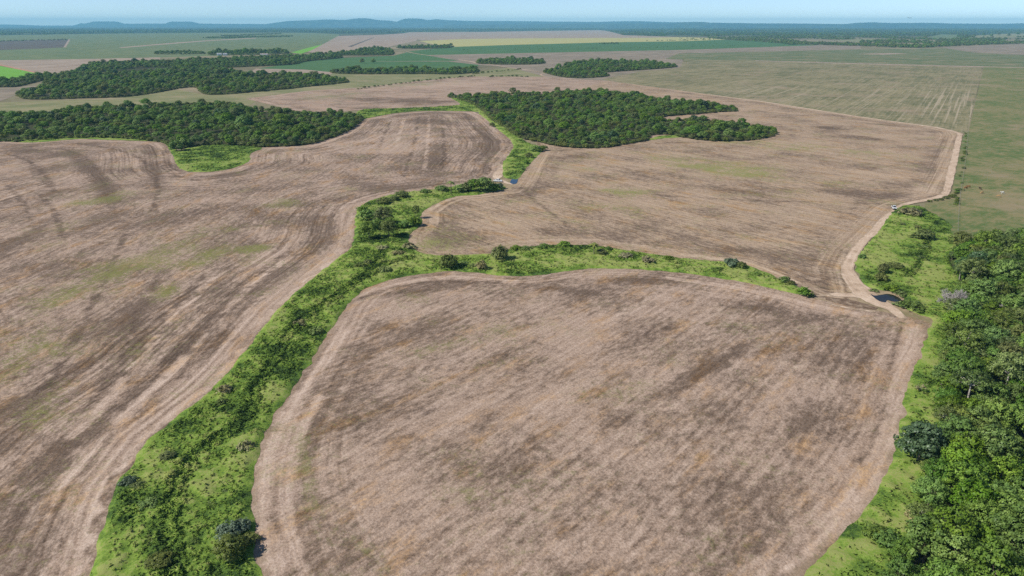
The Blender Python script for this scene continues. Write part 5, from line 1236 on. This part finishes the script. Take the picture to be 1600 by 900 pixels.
def pickup(x, y, rz, paint, label, bed_cover=False):
    t = bpy.data.objects.new('pickup_truck', None); COL.objects.link(t)
    t.location = (x, y, GROUND_Z + 0.06); t.rotation_euler = (0, 0, rz); tag(t, label, 'pickup truck')
    W = 0.92
    bm_obj('body', prism([(-2.65, 0.45), (2.45, 0.42), (2.62, 0.60), (2.60, 0.92), (2.45, 1.05), (1.25, 1.16), (-0.75, 1.16), (-2.65, 1.14)], -W, W), paint, t, 0.05)
    bm_obj('cab', prism([(1.35, 1.12), (0.62, 1.76), (0.40, 1.82), (-0.62, 1.82), (-0.80, 1.72), (-0.88, 1.12)], -W + 0.06, W - 0.06, (1.12, 0.24)), paint, t, 0.04)
    for nm, pf in (('windscreen', [(1.36, 1.20), (0.72, 1.74), (0.74, 1.76), (1.40, 1.20)]), ('rear_window', [(-0.875, 1.24), (-0.83, 1.70), (-0.86, 1.70), (-0.905, 1.24)])):
        bm_obj(nm, prism(pf, -0.66, 0.66), M_glass, t)
    for s in (-1, 1):
        for x0, x1, a in ((0.28, 1.12, 0.52), (-0.72, 0.20, 0.0)):
            bm = bmesh.new()
            yb, yt = s * (W - 0.065), s * (W - 0.195)
            vs = [bm.verts.new(v) for v in ((x0, yb, 1.20), (x1, yb, 1.20), (x1 - a, yt, 1.70), (x0, yt, 1.70))]
            f = bm.faces.new(vs); bmesh.ops.solidify(bm, geom=[f], thickness=0.03)
            bm_obj('side_window', bm, M_glass, t)
        bm_obj('door', box_bm(-0.74, 1.06, s * W - 0.012, s * W + 0.012, 0.56, 1.10), paint, t, 0.008)
        bm_obj('headlight', box_bm(2.50, 2.64, s * 0.72 - 0.16, s * 0.72 + 0.16, 0.76, 0.92), M_lamp, t, 0.02)
        bm_obj('tail_light', box_bm(-2.68, -2.60, s * 0.84 - 0.07, s * 0.84 + 0.07, 0.72, 1.06), M_red, t, 0.01)
        bm_obj('mirror', box_bm(0.98, 1.08, s * (W + 0.10) - 0.10, s * (W + 0.10) + 0.10, 1.16, 1.34), M_black, t, 0.02)
        for wx in (1.62, -1.55):
            bm = bmesh.new(); bmesh.ops.create_cone(bm, cap_ends=True, segments=20, radius1=0.38, radius2=0.38, depth=0.26, matrix=Matrix.Translation((wx, s * 0.82, 0.38)) @ Matrix.Rotation(math.pi / 2, 4, 'X'))
            wh = bm_obj('wheel', bm, M_tyre, t)
            bm = bmesh.new(); bmesh.ops.create_cone(bm, cap_ends=True, segments=16, radius1=0.23, radius2=0.21, depth=0.28, matrix=Matrix.Translation((wx, s * 0.82, 0.38)) @ Matrix.Rotation(math.pi / 2, 4, 'X'))
            bm_obj('rim', bm, M_rim, wh)
    bm_obj('bed_cover' if bed_cover else 'bed_floor', box_bm(-2.52, -0.98, -0.76, 0.76, 1.13 if bed_cover else 1.12, 1.19 if bed_cover else 1.146), M_black, t, 0.01)
    bm_obj('front_bumper', box_bm(2.52, 2.70, -0.86, 0.86, 0.42, 0.60), M_black, t, 0.03)
    bm_obj('rear_bumper', box_bm(-2.78, -2.62, -0.84, 0.84, 0.44, 0.60), M_black, t, 0.03)
    bm_obj('grille', box_bm(2.57, 2.63, -0.5, 0.5, 0.66, 0.88), M_black, t)
    return t
x, y = G(778, 284.3)
pickup(x, y, R(-12), M_white, 'white pickup truck parked on the sandy crossing by the small blue pond')
x, y = G(1396.5, 326.5)
pickup(x, y, R(252), M_silver, 'silver pickup truck with dark windows on the bend of the dirt road', True)

M_cow = {'brown': plain('brown_hide', (0.23, 0.085, 0.03), 0.8, spec=0.1), 'dark': plain('dark_hide', (0.05, 0.03, 0.02), 0.8, spec=0.1), 'white': plain('white_hide', (0.72, 0.69, 0.62), 0.8, spec=0.1), 'tan': plain('tan_hide', (0.42, 0.26, 0.12), 0.8, spec=0.1)}
M_horn = plain('horn', (0.45, 0.40, 0.30), 0.5)
def cow(px, py, rz, hide, label, graze=False, scale=1.0):
    v = {'hip': (-0.62, 0, 1.08, .27), 'belly': (0.0, 0, 1.0, .35), 'chest': (0.55, 0, 1.02, .31), 'neck': (0.92, 0, 1.16, .18), 'poll': (1.22, 0, 1.30, .13), 'muz': (1.52, 0, 1.12, .085), 'rump': (-0.90, 0, 1.10, .17), 'tail1': (-1.0, 0, 0.95, .035), 'tail2': (-1.02, 0.02, 0.45, .04)}
    if graze: v.update({'neck': (0.98, 0, 0.88, .17), 'poll': (1.25, 0, 0.52, .12), 'muz': (1.45, 0, 0.18, .085)})
    e = [('hip', 'belly'), ('belly', 'chest'), ('chest', 'neck'), ('neck', 'poll'), ('poll', 'muz'), ('hip', 'rump'), ('rump', 'tail1'), ('tail1', 'tail2')]
    for s, n in ((1, 'l'), (-1, 'r')):
        v.update({'s' + n: (0.58, s * .17, .78, .13), 'k' + n: (0.60, s * .18, .42, .07), 'f' + n: (0.58, s * .18, .03, .06),
                  't' + n: (-0.66, s * .18, .82, .16), 'h' + n: (-0.84, s * .18, .48, .075), 'b' + n: (-0.76, s * .18, .03, .06), 'e' + n: (1.18, s * .24, v['poll'][2] + 0.02, .045)})
        e += [('chest', 's' + n), ('s' + n, 'k' + n), ('k' + n, 'f' + n), ('hip', 't' + n), ('t' + n, 'h' + n), ('h' + n, 'b' + n), ('poll', 'e' + n)]
    names = list(v); me = bpy.data.meshes.new('cow')
    me.from_pydata([v[k][:3] for k in names], [(names.index(a), names.index(b)) for a, b in e], [])
    o = link_mesh('cow', me, None, M_cow[hide])
    m = o.modifiers.new('Skin', 'SKIN'); m.use_smooth_shade = True
    for i, k in enumerate(names):
        me.skin_vertices[0].data[i].radius = (v[k][3], v[k][3])
    me.skin_vertices[0].data[names.index('belly')].use_root = True
    o.modifiers.new('Sub', 'SUBSURF').levels = 1; o.modifiers['Sub'].render_levels = 1
    P, rad = [], []
    pz = v['poll']
    Vh, Fh = tubes([([(pz[0], s * 0.09, pz[2] + 0.08), (pz[0] + 0.02, s * 0.22, pz[2] + 0.16), (pz[0] + 0.08, s * 0.24, pz[2] + 0.27)], [0.03, 0.022, 0.008]) for s in (1, -1)])
    link_mesh('horns', fast_mesh('horns', Vh, Fh, smooth=True), o, M_horn)
    x, y = G(px, py); o.location = (x, y, GROUND_Z); o.rotation_euler = (0, 0, rz); o.scale = (scale,) * 3
    tag(o, label, 'cow', 'cattle grazing in the pasture')
cow(1508.5, 295, R(10), 'brown', 'brown cow at the left end of the small herd by the fence', True)
cow(1513, 293.5, R(170), 'brown', 'reddish brown cow standing right beside the leftmost one', False, 1.05)
cow(1506, 298, R(60), 'dark', 'dark calf in front of the two brown cows', True, 0.7)
cow(1531, 296, R(95), 'dark', 'dark brown cow in the middle of the pasture herd', False)
cow(1534, 302.5, R(200), 'tan', 'tan cow in front of the dark brown one', True)
cow(1560, 308, R(150), 'tan', 'yellowish tan cow nearest to the camera', True)
cow(1566, 303, R(185), 'white', 'white cow standing at the right of the herd', False, 1.05)

# wire fence along the pasture
M_post = plain('weathered_post', (0.30, 0.27, 0.23), 0.85, spec=0.1); M_wire = plain('fence_wire', (0.35, 0.35, 0.35), 0.5, 0.8)
fl = to_world(spline([(1513, 206), (1511, 225), (1508.5, 250), (1505, 275), (1501, 300), (1498.5, 325), (1497, 350), (1496.5, 366)], 4, False))
fence = bpy.data.objects.new('wire_fence', None); COL.objects.link(fence)
fence.location = (*fl[len(fl) // 2], GROUND_Z); tag(fence, 'long thin wire fence with wooden posts along the left side of the pasture', 'fence')
seg = np.concatenate([[0], np.cumsum(np.hypot(*np.diff(fl, axis=0).T))])
npost = int(seg[-1] / 7)
pp_ = np.column_stack([np.interp(np.linspace(0, seg[-1], npost), seg, fl[:, k]) for k in (0, 1)]) - fl[len(fl) // 2]
Vp, Fp = tubes([([(0, 0, -0.1), (0, 0, 1.25), (0, 0, 1.3)], [0.06, 0.055, 0.02])], 6)
pm = fast_mesh('post', Vp, Fp)
pm.materials.append(M_post)
for p in pp_[:100]:
    o = bpy.data.objects.new('post', pm); COL.objects.link(o); o.parent = fence; o.location = (p[0], p[1], 0)
for hz in (0.35, 0.7, 1.05):
    Vw, Fw = tubes([([(q[0], q[1], hz) for q in pp_], [0.012] * len(pp_))], 4)
    link_mesh('wire', fast_mesh('wire', Vw, Fw), fence, M_wire)
# weeds growing along the fence
rw = np.random.default_rng(90)
for i in range(34):
    s_ = rw.uniform(0, seg[-1] * 0.86); q = np.array([np.interp(s_, seg, fl[:, k]) for k in (0, 1)])
    key = ['bolive', 'bdark', 'bolive', 'bgreen'][i % 4]
    k = rw.uniform(0.35, 0.7)
    plant(key, q[0] - rw.uniform(0.3, 3.0), q[1], k, rw.uniform(0, 6.28), f"{PROTO[key]['desc']} in the weedy line along the pasture fence", f"{PROTO[key]['desc']}es along the pasture fence", k * 0.7)
for px, py, w in ((1478, 310, 10), (1486, 308, 10), (1470, 312.5, 8), (1462, 313.5, 8), (1490, 306, 8), (1452, 315, 8)):
    at_px('bdark', px, py, w, 'low dark bush on the shaded bank beside the dirt road bend', 'dark bushes on the road bank', None, 0.5)
# scrub lines of the middle distance
for k, line in (('dark scrub bush in the ditch line of the far olive grass', [(560, 139.5), (600, 134), (640, 129), (680, 124.5), (720, 121), (740, 119.5)]), ('low scrub bush in the line left of the winding road', [(740, 116), (760, 113.5), (790, 111), (812, 108.5)]), ('low scrub bush in the short line above the brown middle field', [(765, 120.5), (790, 119.5), (825, 120.5)])):
    for px, py in spline(line, 6, False):
        x, y = G(px + rw.uniform(-2, 2), py)
        s_ = rw.uniform(0.7, 1.3)
        plant('bolive' if rw.random() < 0.5 else 'bdark', x, y, s_, rw.uniform(0, 6.28), k, k.replace('bush', 'bushes'), s_ * 0.8)

# white farm sheds in the far left, and one at the far right
M_wall = plain('white_wall', (0.72, 0.72, 0.70), 0.7); M_roof = plain('light_metal_roof', (0.62, 0.64, 0.66), 0.4, 0.2); M_roofr = plain('pinkish_roof', (0.52, 0.40, 0.34), 0.7)
def shed(px, py, L, W, H, rz, roof, label):
    x, y = G(px, py)
    e = bpy.data.objects.new('farm_shed', None); COL.objects.link(e)
    e.location = (x, y, GROUND_Z); e.rotation_euler = (0, 0, R(rz)); tag(e, label, 'shed')
    bm_obj('wall', prism([(-W / 2, 0), (W / 2, 0), (W / 2, H), (0, H * 1.4), (-W / 2, H)], -L / 2, L / 2), M_wall, e)
    bm = bmesh.new()
    for s in (-1, 1):
        vs = [bm.verts.new(v) for v in ((0, -L / 2 - .5, H * 1.42), (0, L / 2 + .5, H * 1.42), (s * (W / 2 + .6), L / 2 + .5, H * 0.94), (s * (W / 2 + .6), -L / 2 - .5, H * 0.94))]
        f = bm.faces.new(vs); bmesh.ops.solidify(bm, geom=[f], thickness=0.2)
    bm_obj('roof', bm, roof, e)
    bm_obj('door', box_bm(W / 2 - .05, W / 2 + .08, -1.6, 1.6, 0, H * 0.8), M_black, e)
    for k in (-1, 1):
        bm_obj('window', box_bm(W / 2 - .05, W / 2 + .06, k * L * 0.33 - 1, k * L * 0.33 + 1, H * 0.4, H * 0.75), M_glass, e)
shed(343, 86.6, 13, 9, 5.0, 100, M_roof, 'white shed at the left of the farm among tall trees')
shed(352, 86.6, 11, 9, 5.0, 100, M_roof, 'white shed right beside the left one at the farm')
shed(413, 87.0, 22, 10, 4.5, 95, M_roofr, 'long low white farm building with a pinkish roof')
shed(1346, 71.6, 16, 10, 5.5, 80, M_wall, 'white shed at the foot of the far right woodland')
shed(1135, 60.6, 16, 10, 5.0, 90, M_wall, 'small pale building at the right end of the yellow field')

# a bird in the sky
def bird(px, py, dist, label):
    a = (px - 800) / FPX; b = (450 - py) / FPX
    d = np.array([a, CP + b * SP, -SP + b * CP]); p = np.array([0, 0, CAM_H]) + d * dist
    bm = bmesh.new()
    prof = [(-0.42, 0.03), (-0.25, 0.07), (0.0, 0.11), (0.2, 0.09), (0.32, 0.07), (0.42, 0.02)]
    rings = []
    for x_, r_2 in prof:
        rings.append([bm.verts.new((x_, r_2 * math.cos(t), r_2 * math.sin(t))) for t in np.linspace(0, 2 * math.pi, 9)[:-1]])
    for i in range(len(rings) - 1):
        for k in range(8): bm.faces.new((rings[i][k], rings[i][(k + 1) % 8], rings[i + 1][(k + 1) % 8], rings[i + 1][k]))
    bm.faces.new(rings[0][::-1]); bm.faces.new(rings[-1])
    for s in (-1, 1):
        pr_ = [(0.18, 0.05, 0.05), (0.26, 0.45, 0.22), (0.05, 1.0, 0.16), (-0.12, 0.95, 0.15), (-0.06, 0.45, 0.19), (-0.18, 0.05, 0.04)]
        top = [bm.verts.new((x_, s * y_, z_)) for x_, y_, z_ in pr_]; bot = [bm.verts.new((x_, s * y_, z_ - 0.03)) for x_, y_, z_ in pr_]
        bm.faces.new(top); bm.faces.new(bot[::-1])
        for k in range(6): bm.faces.new((top[k], top[(k + 1) % 6], bot[(k + 1) % 6], bot[k]))
    o = bm_obj('bird', bm, M_black, None)
    o.location = p; o.rotation_euler = (0.2, 0, R(65)); tag(o, label, 'bird')
bird(1421, 28, 330, 'tiny dark bird flying in the pale sky above the right horizon')

# ------------------------------------------------------------------ the air
bm = bmesh.new()
bmesh.ops.create_cube(bm, size=1.0)
me = bpy.data.meshes.new('haze'); bm.to_mesh(me); bm.free()
hz = link_mesh('haze', me)
hz.scale = (74000, 30000, 251); hz.location = (0, 11500, 124.5)
hm = bpy.data.materials.new('haze'); hm.use_nodes = True
nt = hm.node_tree
nt.nodes.remove(nt.nodes['Principled BSDF'])
pv = nt.nodes.new('ShaderNodeVolumePrincipled')
pv.inputs['Color'].default_value = (*HAZE_COLOR, 1)
pv.inputs['Density'].default_value = HAZE_DENSITY
pv.inputs['Anisotropy'].default_value = 0.0
nt.links.new(pv.outputs[0], nt.nodes['Material Output'].inputs['Volume'])
me.materials.append(hm)
hz['kind'] = 'stuff'; hz['label'] = 'thin blue haze over the whole countryside'
print('individual trees', N_IND, 'objects', len(SC.objects))
